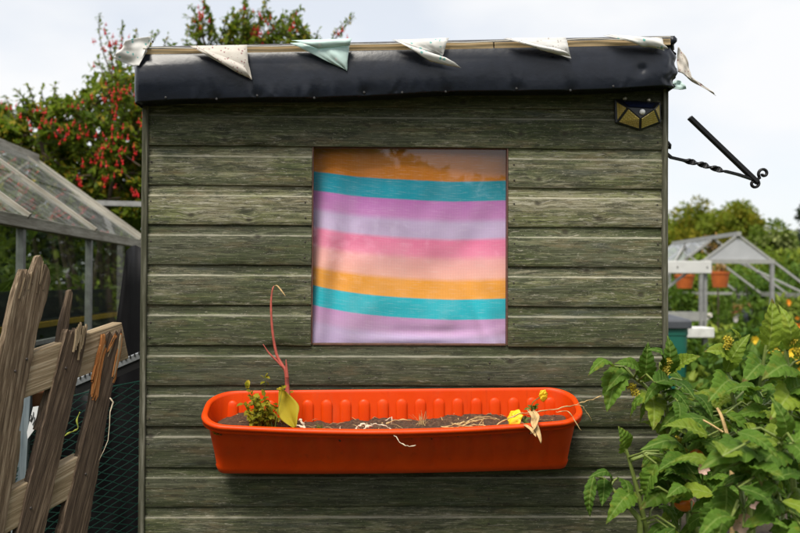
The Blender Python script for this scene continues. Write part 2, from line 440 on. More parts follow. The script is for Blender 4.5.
def upright(x0, x1, y0, y1, z0, z1, mat, name='corner_trim'):
    mb = MB(); n = 26; rows = []
    for i in range(n+1):
        t = i/n; z = z0 + (z1-z0)*t; d = 0.0015*noise.noise((x0*7, z*3, 1))
        rows.append([(x0+d, y1, z), (x0+d, y0+0.002, z), (x0+d+0.002, y0, z), (x1+d-0.002, y0, z), (x1+d, y0+0.002, z), (x1+d, y1, z)])
    mb.grid(rows); o = mb.build(name, mat, shed, smooth=False)
    return o
upright(XL-0.0125, XL+0.004, -0.0155, 0.035, 0.05, TOPZ-0.04, M_TRIM)
upright(XR-0.003, XR+0.0125, -0.0155, 0.035, 0.05, TOPZ-0.04, M_TRIM)
SD = 1.9                                                   # depth of the shed
for side in (1, -1):                                       # the same cladding runs down both sides
    for i, z in enumerate(nz):
        if i < NTOP: continue
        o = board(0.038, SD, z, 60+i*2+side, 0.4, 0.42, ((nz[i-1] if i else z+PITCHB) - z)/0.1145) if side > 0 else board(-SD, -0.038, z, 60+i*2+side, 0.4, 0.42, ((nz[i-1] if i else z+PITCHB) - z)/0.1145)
        o.matrix_basis = Matrix.Translation((XR if side > 0 else XL, 0, 0)) @ Matrix.Rotation(R(90*side), 4, 'Z')
for x0, x1 in ((XL+0.0125, XL+0.030), (XR-0.030, XR-0.0125)):
    mb = MB()
    mb.box((x0, 0.036, 0.05), (x1, SD, TOPZ-0.06)); mb.build('side_wall', M_TRIM, shed)
mb = MB(); mb.box((XL+0.031, SD-0.02, 0.05), (XR-0.031, SD-0.001, TOPZ-0.06)); mb.build('back_wall', M_INSIDE, shed)
mb = MB(); mb.box((XL+0.031, 0.05, 0.04), (XR-0.031, SD-0.021, 0.07)); mb.build('shed_floor', M_INSIDE, shed)

# roof: slopes a touch up to the right as in the photograph
RL, RR = at(136, 49, -0.08), at(674, 38.0, -0.08)
rt = (RR-RL); 
def roofpt(t, y, dz): p = RL + rt*t; return Vector((p.x, y, p.z + dz))
mb = MB()
rows = []
for y, dz in ((-0.088, -0.004), (-0.088, 0.004), (SD+0.08, 0.060), (SD+0.08, 0.050), (0.10, -0.012), (-0.088, -0.004)):
    rows.append([roofpt(t, y, dz) for t in (0, 0.25, 0.5, 0.75, 1)])
mb.grid(rows)
roof = mb.build('roof', M_ROOFFELT, shed)
# cap ends
mb = MB()
for k in range(3):
    t0, t1 = [(0.008, 0.335), (0.337, 0.66), (0.662, 0.992)][k]
    b0, b1 = roofpt(t0, -0.083, -0.0125), roofpt(t1, -0.083, -0.0125)
    mb = MB(); mb.bar(b0, b1, 0.010, 0.020 - 0.0012*k)
    o = mb.build('batten', M_PINE, None, bevel=0.0012)
    # grain runs along the batten: give it a local frame whose Z is the length
    d = (b1-b0).normalized(); q = d.to_track_quat('Z', 'Y').to_matrix().to_4x4(); M4 = Matrix.Translation((b0+b1)/2) @ q
    o.data.transform(M4.inverted()); o.matrix_basis = M4; o.parent = roof
# rafter ends hidden under the felt close the gap between wall and roof
mb = MB(); mb.box((XL+0.01, 0.012, LINES[0]+0.1), (XR-0.01, 0.034, TOPZ-0.02)); mb.build('wall_plate', M_INSIDE, shed)

# black membrane hanging over the front edge
M_ZINC = plain('dull_zinc', (0.035, 0.034, 0.034), 0.6, 0.25, 200, 0.3)
def felt():
    m, nt, b = newmat('black_roof_membrane')
    geo = N(nt, 'ShaderNodeNewGeometry')
    f = noise_n(nt, geo.outputs['Position'], 35, 5, 0.6); d = noise_n(nt, mapping(nt, geo.outputs['Position'], (6, 6, 22)), 1.0, 5, 0.6)
    c = ramp(nt, f, [(0.3, (0.007, 0.009, 0.015)), (0.7, (0.011, 0.014, 0.023))])
    c = mixc(nt, ramp(nt, d, [(0.58, gray(0)), (0.8, gray(0.22))]), c, (0.050, 0.048, 0.048))
    nt.links.new(c, b.inputs['Base Color'])
    nt.links.new(ramp(nt, d, [(0.3, gray(0.24)), (0.7, gray(0.34))]), b.inputs['Roughness'])
    b.inputs['Specular IOR Level'].default_value = 0.38
    bump(nt, b, noise_n(nt, geo.outputs['Position'], 60, 4, 0.5), 0.12, 0.004)
    tacks = [(0.15, .93), (0.225, .9), (0.33, .94), (0.42, .86), (0.57, .93), (0.70, .9), (0.80, .94), (0.93, .55)]
    nx, nv = 460, 44; rows = []; cr = random.Random(4); creases = [(cr.uniform(0.03, 0.96), cr.uniform(0.80, 0.93), cr.uniform(-0.35, 0.35), cr.uniform(0.0010, 0.0024), cr.uniform(0.012, 0.030)) for _ in range(13)]
    zt = [at(135, 53.5, -0.085), at(677, 44, -0.085)]; zb = [at(135, 102.5, -0.085), at(677, 87, -0.085)]
    xl, xr = zt[0].x, zt[1].x
    for j in range(nv+1):
        v = j/nv; row = []
        for i in range(nx+1):
            t = i/nx; x = xl + (xr-xl)*t
            top = zt[0].z + (zt[1].z-zt[0].z)*t; bot = zb[0].z + (zb[1].z-zb[0].z)*t
            bot += 0.004*noise.noise((x*5, 0, 3)) + 0.003*math.sin(x*9)
            z = top + (bot-top)*min(v*1.10, 1.0)
            bulge = 0.012*math.sin(math.pi*min(1, v*1.05))**0.8 + 0.010*v
            w = 0.0
            w += 0.009*noise.noise((x*2.6, v*1.0, 1.0)) + 0.0010*noise.noise((x*7, v*2.2, 5.0))
            # long diagonal drapes between the tacks
            w += 0.0006*math.sin(9*(x*1.6 + v*0.35) + 2.5*noise.noise((x*1.7, v, 8)))*v*(1-v)*2.2
            for (tt, tv) in tacks:
                dx = (t-tt)*(xr-xl); dv = (tv-v)*0.14
                d = math.hypot(dx, dv)
                w -= 0.006*math.exp(-(d/0.016)**2)
                if dv > 0:      # creases fanning upwards from each tack
                    for sl, am in ((0.5-tt, 0.0012*((tt*37) % 1)), (0.6*((tt*17) % 1)-0.3, 0.0016)):
                        w += am*math.exp(-((dx - sl*dv)/(0.004+0.09*dv))**2)*math.exp(-dv/0.035)
                    w -= 0.0012*math.exp(-((dx+0.4*dv)/(0.01+0.05*dv))**2)*math.exp(-dv/0.06)
            for (ct, cv, sl, am, ln) in creases:      # short sharp puckers running up from the lower fold
                dv = (cv-v)*0.14
                if dv > -0.008:
                    dx = (t-ct)*(xr-xl) - sl*dv; q = dx/(0.008+0.22*max(0, dv))
                    if abs(q) < 3: w += am*(math.exp(-q*q) - 0.7*math.exp(-(q-1.5)**2))*math.exp(-max(0, dv)/ln)
            y = -0.086 - bulge - w*min(1, v*4)
            if v > 0.91:            # turns under, back to the wall
                k = (v-0.91)/0.09; y = y*(1-k) + (-0.012)*k; z += 0.010*math.sin(math.pi*k)*0.5 + 0.004*k
            # right end crumples round the corner
            e = max(0, (t-0.965)/0.035)
            y += 0.030*e*e + 0.010*e*noise.noise((x*60, z*45, 2)); 
            xx = x + 0.004*e*math.sin(z*130) + (0.002*math.sin(z*60) if t > 0.9 else 0)
            e2 = max(0, (0.012-t)/0.012); y += 0.02*e2*e2
            row.append((xx, y, z))
        rows.append(row)
    mb = MB(); mb.grid(rows)
    tk = MB()
    for (tt, tv) in tacks[:7] + [(0.06, 0.9), (0.49, 0.92), (0.88, 0.9)]:
        p = Vector(rows[int(tv*0.98*nv)][int(tt*nx)]); n_ = Vector((0, -1, 0))
        cn = MB(); cn.tube([p - n_*0.004, p + n_*0.0015, p + n_*0.0024], [0.0034, 0.0034, 0.0020], 9); cn.build('clout_nail', M_ZINC, roof)
    # right return along the side, bunched at the top
    rr = []
    for j in range(nv+1):
        p = rows[j][-1]; r_ = []
        for k in range(9):
            s = k/8
            r_.append((p[0] + 0.006*noise.noise((s*4, j*0.3, 6)) + (0.006 if j < 8 else 0)*math.sin(s*9), p[1] + s*(0.30 if p[1] < -0.03 else 0.2), p[2] + 0.006*math.sin(s*14+j*0.2)*(1-j/nv)))
        rr.append(r_)
    mb.grid(rr)
    ll = []
    for j in range(nv+1):
        p = rows[j][0]; ll.append([(p[0]-0.001*s, p[1]+s*0.3, p[2]) for s in (1, 0.6, 0.3, 0)])
    mb.grid(ll)
    # rolled bundle above the right corner
    c = at(671, 42, -0.08); pts = []
    for k in range(15):
        s = k/14; a = s*7.5
        pts.append((c.x + 0.004*math.sin(a*1.3) + 0.012*s, c.y - 0.008 + 0.11*s, c.z - 0.004 + 0.010*math.cos(a)))
    mb.tube(pts, [0.010 + 0.004*math.sin(k*1.9) for k in range(15)], 10)
    return mb.build('roof_membrane', m, roof, smooth=True)
felt()

# window: thin reveal, glass, and the sill edge
M_REVEAL = plain('red_brown_window_reveal', (0.12, 0.055, 0.035), 0.6, 0.3, 60)
def bx(name, p0, p1, mat, bevel=0.001):
    mb = MB(); mb.box(p0, p1); return mb.build(name, mat, shed, bevel=bevel)
wf = bx('window_frame', (WXL+0.0005, -0.003, WZB+0.004), (WXL+0.0040, 0.022, WZT+0.006), M_REVEAL)
for p0, p1 in (((WXR-0.0040, -0.003, WZB+0.004), (WXR-0.0005, 0.022, WZT+0.006)), ((WXL+0.006, -0.003, WZB+0.003), (WXR-0.006, 0.022, WZB+0.0085)), ((WXL+0.006, 0.0035, WZT-0.002), (WXR-0.006, 0.022, WZT+0.006))):
    mb = MB(); mb.box(p0, p1); o = mb.build('frame_strip', M_REVEAL, wf, bevel=0.0008)
def glassmat(name, tint=(0.97, 0.98, 0.97), dirt=0.04, dirtcol=(0.5, 0.5, 0.45), gloss_rough=0.01, scale=6.0, ior=1.52):
    m, nt, b = newmat(name); nt.nodes.remove(b)
    geo = N(nt, 'ShaderNodeNewGeometry')
    dt = N(nt, 'ShaderNodeVectorMath', operation='DOT_PRODUCT'); nt.links.new(geo.outputs['Normal'], dt.inputs[0]); nt.links.new(geo.outputs['Incoming'], dt.inputs[1])
    cs = mth(nt, 'SUBTRACT', 1.0, mth(nt, 'ABSOLUTE', dt.outputs['Value']))
    frs = mth(nt, 'MULTIPLY_ADD', mth(nt, 'POWER', cs, 5.0), 0.75, 0.055)
    tr = N(nt, 'ShaderNodeBsdfTransparent', {'Color': (*tint, 1)})
    gl = N(nt, 'ShaderNodeBsdfGlossy', {'Roughness': gloss_rough, 'Color': (1, 1, 1, 1)})
    df = N(nt, 'ShaderNodeBsdfDiffuse', {'Color': (*dirtcol, 1)})
    m1 = N(nt, 'ShaderNodeMixShader'); nt.links.new(frs, m1.inputs[0]); nt.links.new(tr.outputs[0], m1.inputs[1]); nt.links.new(gl.outputs[0], m1.inputs[2])
    f = noise_n(nt, mapping(nt, geo.outputs['Position'], (scale, scale, scale*0.45)), 1.0, 6, 0.65)
    dm = ramp(nt, f, [(0.35, gray(dirt*0.3)), (0.72, gray(min(1, dirt*2)))])
    m2 = N(nt, 'ShaderNodeMixShader'); nt.links.new(dm, m2.inputs[0]); nt.links.new(m1.outputs[0], m2.inputs[1]); nt.links.new(df.outputs[0], m2.inputs[2])
    nt.links.new(m2.outputs[0], nt.nodes['Material Output'].inputs['Surface'])
    bn = N(nt, 'ShaderNodeBump', {'Strength': 0.05, 'Distance': 0.01}); nt.links.new(noise_n(nt, geo.outputs['Position'], 5.0, 2), bn.inputs['Height']); nt.links.new(bn.outputs[0], gl.inputs['Normal'])
    return m
M_WGLASS = glassmat('window_glass', dirt=0.025, scale=9.0)
mb = MB(); mb.quad((WXL+0.005, 0.010, WZB+0.008), (WXR-0.005, 0.010, WZB+0.008), (WXR-0.005, 0.010, WZT), (WXL+0.005, 0.010, WZT))
mb.build('window_pane', M_WGLASS, wf)
# nail heads, two at each board end
mb = MB()
for i, z in enumerate(nz[:13]):
    for x in (XL+0.014, XR-0.016) + ((WXL-0.018, WXR+0.016) if WZB-0.01 <= z < WZT-0.01 else (XL+0.52, XR-0.5)):
        for dz in (0.022, 0.066):
            c = Vector((x + rng.uniform(-.002, .002), -0.0063, z+dz)); mb.tube([c+Vector((0, .004, 0)), c, c+Vector((0, -.0012, 0))], [0.0026, 0.0026, 0.0016], 8)
mb.build('nail_heads', M_STEEL, shed, kind='stuff')
adopt(shed)

# ------------------------------------------------------------------ striped curtain behind the glass
def curtain():
    m, nt, b = newmat('striped_cotton')
    uv = N(nt, 'ShaderNodeUVMap', uv_map='UVMap'); sp = N(nt, 'ShaderNodeSeparateXYZ'); nt.links.new(uv.outputs[0], sp.inputs[0])
    nz_ = noise_n(nt, mapping(nt, uv.outputs[0], (240, 240, 1)), 1.0, 2)
    v = mth(nt, 'ADD', sp.outputs[1], mth(nt, 'MULTIPLY_ADD', nz_, 0.006, -0.003))
    E = [(0.0, (0.68, 0.21, 0.015)), (0.108, (0.68, 0.21, 0.015)), (0.112, (0.006, 0.33, 0.47)), (0.208, (0.008, 0.35, 0.48)), (0.214, (0.60, 0.20, 0.58)), (0.295, (0.63, 0.26, 0.60)),
         (0.325, (0.62, 0.47, 0.74)), (0.395, (0.63, 0.49, 0.75)), (0.415, (0.95, 0.24, 0.45)), (0.485, (0.96, 0.30, 0.47)), (0.515, (0.96, 0.45, 0.46)), (0.600, (0.97, 0.49, 0.40)),
         (0.622, (0.95, 0.40, 0.06)), (0.706, (0.94, 0.40, 0.06)), (0.711, (0.02, 0.50, 0.62)), (0.808, (0.025, 0.52, 0.63)), (0.813, (0.60, 0.32, 0.60)), (0.88, (0.62, 0.38, 0.64)), (0.91, (0.58, 0.44, 0.70)), (1.0, (0.58, 0.44, 0.70))]
    c = ramp(nt, v, E)
    weave = N(nt, 'ShaderNodeTexWave', {'Scale': 26.0, 'Distortion': 2.2, 'Detail': 2.0, 'Detail Scale': 3.0}, bands_direction='X'); nt.links.new(uv.outputs[0], weave.inputs['Vector'])
    weave2 = N(nt, 'ShaderNodeTexWave', {'Scale': 19.0, 'Distortion': 0.8, 'Detail': 2.0, 'Detail Scale': 3.0}, bands_direction='Y'); nt.links.new(uv.outputs[0], weave2.inputs['Vector'])
    fade = noise_n(nt, mapping(nt, uv.outputs[0], (5, 3, 1)), 1.0, 4)
    c = mixc(nt, ramp(nt, fade, [(0.45, gray(0)), (0.75, gray(0.10))]), c, (0.80, 0.72, 0.74))
    wv = mth(nt, 'ADD', weave.outputs['Fac'], mth(nt, 'MULTIPLY', weave2.outputs['Fac'], 0.35))
    c = mixc(nt, mth(nt, 'MULTIPLY', wv, 0.085), c, mixc(nt, 1.0, c, (0.55, 0.5, 0.55), 'MULTIPLY'))
    slub = noise_n(nt, mapping(nt, uv.outputs[0], (14, 150, 1)), 1.0, 4, 0.7)
    c = mixc(nt, ramp(nt, slub, [(0.52, gray(0)), (0.78, gray(0.22))]), c, (0.94, 0.88, 0.90))
    nt.links.new(c, b.inputs['Base Color']); b.inputs['Roughness'].default_value = 0.9; b.inputs['Specular IOR Level'].default_value = 0.15
    b.inputs['Sheen Weight'].default_value = 0.15
    bump(nt, b, wv, 0.12, 0.001)
    nx, ny = 110, 110; rows = []; x0, x1 = WXL-0.03, WXR+0.03; H = WZT-WZB
    for j in range(ny+1):
        v = -0.16 + 1.28*j/ny; row = []
        for i in range(nx+1):
            u = i/nx; x = x0+(x1-x0)*u
            sag = H*0.062*(1+0.8*v)*(1-math.exp(-u*3.4)) - H*0.016*max(0, u-0.7)/0.3
            z = WZT - v*H - sag + H*(0.006 + 0.034*v)
            y = 0.040
            y += 0.010*math.sin(6.2*u*1.3 + 3.0*v + 1.0)*(0.4+0.6*v)
            y -= 0.013*math.exp(-((u - 0.16 + 0.10*v)/0.06)**2)*(0.35+0.9*v)          # upright fold near the left
            y += 0.009*math.exp(-((u - 0.27 + 0.16*v)/0.05)**2)*min(1, v*1.6)
            y += 0.006*math.exp(-((u - 0.05)/0.04)**2)
            # crossed creases low down
            y -= 0.005*math.exp(-((v - 0.93 + 0.11*(u-0.4)) / 0.026)**2)*max(0, min(1, (u-0.15)*3))
            y += 0.005*math.exp(-((v - 0.885 + 0.02*(u-0.4)) / 0.028)**2)*max(0, min(1, (u-0.3)*3))
            y -= 0.010*math.exp(-((u - 0.86 - 0.35*(v-0.9)) / 0.030)**2)*max(0, (v-0.62)/0.38)
            y += 0.008*math.exp(-((u - 0.93 - 0.30*(v-0.9)) / 0.025)**2)*max(0, (v-0.6)/0.4)
            y += 0.007*noise.noise((u*3.5, v*3.0, 1.2)) + 0.0018*noise.noise((u*6.5+3*v, v*5.0-2*u, 6.2)) + 0.0022*noise.noise((u*11, v*9, 3.2))
            y += 0.003*math.sin(22*(v*0.6 + u*0.5) + 4*noise.noise((u*2, v*2, 7)))*max(0, u-0.35)*v
            y = 0.042 + (y-0.040)*1.5
            row.append((x, max(0.014, y), z))
        rows.append(row)
    mb = MB(); mb.grid(rows); me = mb.mesh('curtain', True)
    ul = me.uv_layers.new(name='UVMap')
    for l in me.loops:
        k = l.vertex_index; j, i = divmod(k, nx+1); ul.data[l.index].uv = (i/nx, -0.16+1.28*j/ny)
    me.materials.append(m); o = inst('curtain', me, None)
    s = o.modifiers.new('thick', 'SOLIDIFY'); s.thickness = 0.0012; s.offset = 1
    tag(o, 'rainbow striped cotton cloth hung inside the shed window', 'curtain')
curtain()
# ------------------------------------------------------------------ bunting along the roof edge
def fabric(name, base, spots, scale=40.0, thr=0.62):
    m, nt, b = newmat(name)
    tc = N(nt, 'ShaderNodeNewGeometry')
    vo = N(nt, 'ShaderNodeTexVoronoi', {'Scale': scale}); nt.links.new(tc.outputs['Position'], vo.inputs['Vector'])
    vs = N(nt, 'ShaderNodeSeparateColor'); nt.links.new(vo.outputs['Color'], vs.inputs[0])
    n = noise_n(nt, tc.outputs['Position'], scale*2.5, 3)
    msk = mth(nt, 'MULTIPLY', ramp(nt, mth(nt, 'ADD', vo.outputs['Distance'], mth(nt, 'MULTIPLY_ADD', n, 0.5, -0.25)), [(0.22, gray(1)), (0.34, gray(0))]), ramp(nt, vs.outputs[0], [(thr-0.02, gray(0)), (thr+0.02, gray(1))]))
    dirt = noise_n(nt, tc.outputs['Position'], 22, 4)
    c = ramp(nt, dirt, [(0.3, base), (0.75, tuple(x*0.78 for x in base))])
    c = mixc(nt, mth(nt, 'MULTIPLY', msk, 0.85), c, spots)
    nt.links.new(c, b.inputs['Base Color']); b.inputs['Roughness'].default_value = 0.85; b.inputs['Specular IOR Level'].default_value = 0.2
    tr = N(nt, 'ShaderNodeBsdfTranslucent'); nt.links.new(c, tr.inputs[0])
    mx = N(nt, 'ShaderNodeMixShader', {'Fac': 0.22}); nt.links.new(b.outputs[0], mx.inputs[1]); nt.links.new(tr.outputs[0], mx.inputs[2])
    nt.links.new(mx.outputs[0], nt.nodes['Material Output'].inputs[0])
    return m
F_WHITE = fabric('white_cotton_teal_print', (0.84, 0.83, 0.80), (0.08, 0.45, 0.42), 75, 0.6)
F_BEIGE = fabric('cream_cotton_speckled', (0.78, 0.73, 0.66), (0.34, 0.16, 0.17), 110, 0.5)
F_MINT = fabric('mint_cotton', (0.66, 0.83, 0.80), (0.86, 0.84, 0.82), 50, 0.6)
F_PLAIN = fabric('white_cotton_grey_print', (0.84, 0.83, 0.81), (0.40, 0.36, 0.34), 130, 0.62)
M_TAPE = plain('cotton_tape', (0.66, 0.62, 0.55), 0.9)
bunting = thing('bunting', 'string of small cotton pennants strung along the shed roof edge', 'bunting', tuple(at(400, 45, -0.1)))
def flag(outline, mat, label, seed, depth=-0.104, wave=0.006, pull=0.0, n=12, fold=None):
    """outline: top-left, top-right, tip (pixels); the cloth hangs from the edge, billowing"""
    a, b, c = [at(x, y, depth) for x, y in outline[:3]]
    rows = []
    for j in range(n+1):
        v = j/n; l = a.lerp(c, v); r = b.lerp(c, v); row = []
        for i in range(n+1):
            u = i/n; p = l.lerp(r, u)
            d = wave*noise.noise((u*2.2 + seed, v*2.0, seed)) + 0.5*wave*noise.noise((u*6, v*5, seed+3)) - pull*v*math.sin(math.pi*u) - 0.010*math.sin(math.pi*min(1, v*1.1))
            row.append(p + Vector((0.25*d, min(0.0, d) - 0.002 if v > 0.1 else d*0.2, 0.4*d*v)))
        rows.append(row)
    mb = MB(); mb.grid(rows)
    if fold:                                             # a turned-over lip, lying in front
        f0, f1, f2, f3 = [at(x, y, depth) for x, y in fold]
        rows = []
        for j in range(9):
            v = j/8; l = f0.lerp(f3, v); r = f1.lerp(f2, v); row = []
            for i in range(9):
                u = i/8; p = l.lerp(r, u)
                row.append(p + Vector((0, -0.014 - 0.010*math.sin(math.pi*v) + 0.003*noise.noise((u*4, v*4, seed+8)), 0.002*noise.noise((u*5, seed, v*4)))))
            rows.append(row)
        mb.grid(rows)
    o = mb.build('flag', mat, bunting, smooth=True, label=label)
    s = o.modifiers.new('thick', 'SOLIDIFY'); s.thickness = 0.0006
    return o
flag([(190, 46), (247, 45), (252, 80)], F_BEIGE, 'cream speckled pennant with a folded lower edge', 1.1, fold=[(196, 47), (244, 66), (252, 80), (236, 73)])
flag([(290, 43), (351, 41), (347, 71)], F_MINT, 'mint green pennant', 2.3, fold=[(292, 42), (352, 40), (350, 47), (318, 50)])
flag([(392, 40), (449, 38), (443, 56)], F_WHITE, 'white pennant curled into a point', 3.7, fold=[(393, 41), (440, 57), (461, 69), (430, 63)])
flag([(503, 38.5), (566, 37.5), (571, 59)], F_PLAIN, 'white pennant with small grey print', 4.9, fold=[(505, 39), (560, 51), (570, 58), (540, 52)])
flag([(603, 35.5), (662, 38), (664, 51)], F_WHITE, 'white pennant rolled along the roof edge with teal leaves', 6.1, fold=[(606, 36), (650, 39), (667, 50), (640, 48)])
# left end: a crumpled pennant blown round the corner
def crumple(poly_top, poly_bot, mat, label, seed, depth, amp=0.02):
    rows = []; n = 16
    for j in range(n+1):
        v = j/n; row = []
        for i in range(n+1):
            u = i/n
            def along(pts, s):
                k = s*(len(pts)-1); q = min(len(pts)-2, int(k)); return at(*pts[q], depth).lerp(at(*pts[q+1], depth), k-q)
            p = along(poly_top, u).lerp(along(poly_bot, u), v)
            d = amp*noise.noise((u*3+seed, v*2.5, seed)) + amp*0.5*math.sin(u*7+v*4+seed)
            row.append(p + Vector((0, d, 0.15*d)))
        rows.append(row)
    mb = MB(); mb.grid(rows); o = mb.build('flag', mat, bunting, smooth=True, label=label)
    s = o.modifiers.new('thick', 'SOLIDIFY'); s.thickness = 0.0009; return o
crumple([(121, 48), (127, 41), (137, 38), (150, 36), (149, 45)], [(115, 58), (121, 62), (133, 66), (140, 66), (147, 52)], F_WHITE, 'pale pennant crumpled round the left roof corner', 1.9, -0.10)
crumple([(677, 47), (681, 49), (685, 55), (688, 63)], [(678, 72), (682, 74), (687, 77), (692, 79)], F_BEIGE, 'cream pennant blown past the right corner', 5.3, -0.02, 0.008)
crumple([(686, 74), (694, 79), (702, 84), (709, 89)], [(686, 77), (693, 82), (703, 88), (716, 96)], F_BEIGE, 'twisted tail of the cream pennant', 2.1, -0.02, 0.008)
crumple([(672, 83), (677, 80), (681, 81), (684, 84)], [(667, 88), (674, 89), (680, 90), (687, 89)], F_MINT, 'mint pennant corner below the roof', 2.7, 0.06, 0.006)
mb = MB(); pts = []
for k in range(60):
    t = k/59; p = roofpt(0.015+0.975*t, -0.094, -0.002 + 0.002*math.sin(t*40) - 0.003*math.sin(t*math.pi*7)**2); pts.append(p)
mb.tube(pts, 0.0026, 6, flat=0.6); mb.build('string', M_TAPE, bunting)
adopt(bunting)

# ------------------------------------------------------------------ solar lamp
def solar():
    Mblk = plain('black_abs_plastic', (0.012, 0.013, 0.016), 0.35, 0.2, 60, bumps=0.05)
    m, nt, b = newmat('amber_reflector')
    geo = N(nt, 'ShaderNodeNewGeometry')
    vo = N(nt, 'ShaderNodeTexVoronoi', {'Scale': 190.0, 'Randomness': 0.15}); nt.links.new(geo.outputs['Position'], vo.inputs['Vector'])
    nt.links.new(ramp(nt, vo.outputs['Distance'], [(0.15, (0.72, 0.60, 0.22)), (0.5, (0.42, 0.30, 0.06))]), b.inputs['Base Color'])
    b.inputs['Roughness'].default_value = 0.28; b.inputs['Coat Weight'].default_value = 0.6; b.inputs['Metallic'].default_value = 0.0
    bump(nt, b, vo.outputs['Distance'], 0.4, 0.002)
    Mdome = plain('white_sensor_dome', (0.78, 0.78, 0.76), 0.3, 0.05, 30, bumps=0)
    Mscr = plain('zinc_screw', (0.55, 0.50, 0.40), 0.35, 0.2, 300, 0.8)
    Mcell = plain('dark_solar_cell', (0.012, 0.016, 0.04), 0.15, 0.2, 60, bumps=0)
    O = [at(x, y, -0.013) for x, y in ((614.5, 99.5), (660.5, 102.5), (661, 122.5), (640, 130.5), (615.5, 122.5))]
    root = thing('solar_wall_lamp', 'black solar wall lamp with amber panels and white sensor near right eave', 'lamp', tuple(at(638, 114, 0)))
    A, B, C = at(628, 107.5, -0.048), at(654.5, 109, -0.048), at(640.5, 118.5, -0.048)
    mb = MB()
    back = [p + Vector((0, 0.010, 0)) for p in O]
    n = 5
    for i in range(n): mb.quad(back[i], O[i], O[(i+1) % n], back[(i+1) % n])
    mb.poly(back)
    cen = sum(O, Vector())/5
    I = [p + (cen-p)*0.07 + Vector((0, -0.002, 0)) for p in O]
    for i in range(n): mb.quad(O[i], I[i], I[(i+1) % n], O[(i+1) % n])
    mb.quad(I[0], A, B, I[1]); mb.tri(A, C, B); mb.tri(I[0], I[4], A); mb.quad(I[4], I[3], C, A); mb.quad(I[3], I[2], B, C); mb.tri(I[2], I[1], B)
    fixn(mb.build('housing', Mblk, root, bevel=0.0009))
    def panel(pts, k=0.80):
        c = sum(pts, Vector())/len(pts); q = [c + (p-c)*k for p in pts]
        nn = (q[1]-q[0]).cross(q[2]-q[0]).normalized()
        if nn.y > 0: nn = -nn
        mb = MB(); up = [p+nn*0.0022 for p in q]
        mb.poly(up); 
        for i in range(len(q)): mb.quad(q[i], q[(i+1) % len(q)], up[(i+1) % len(q)], up[i])
        fixn(mb.build('amber_panel', m, root, bevel=0.0004))
    panel([I[0], I[4], A]); panel([I[4], I[3], C, A], 0.86); panel([I[3], I[2], B, C], 0.86); panel([I[2], I[1], B], 0.78)
    # solar cell on the sloping top
    q = [I[0], A, B, I[1]]; c = sum(q, Vector())/4; q = [c+(p-c)*0.82 + Vector((0, -0.0008, 0.0012)) for p in q]
    mb = MB(); mb.poly(q); mb.build('solar_cell', Mcell, root)
    c = at(642.3, 112, -0.049); mb = MB(); rows = []
    for j in range(7):
        a = j/6*math.pi/2; rows.append([(c.x+0.0085*math.cos(a)*math.cos(b_), c.y-0.008*math.sin(a), c.z+0.0085*math.cos(a)*math.sin(b_)) for b_ in [2*math.pi*i/16 for i in range(17)]])
    mb.grid(rows); mb.build('sensor_dome', Mdome, root, smooth=True)
    for x, y in ((625, 98.5), (649, 100)):
        c = at(x, y, -0.012)
        mb = MB(); mb.tube([c+Vector((0, .012, 0)), c, c+Vector((0, -0.0025, 0))], [0.006, 0.006, 0.003], 10); t = mb.build('screw', Mscr, root)
    adopt(root)
solar()

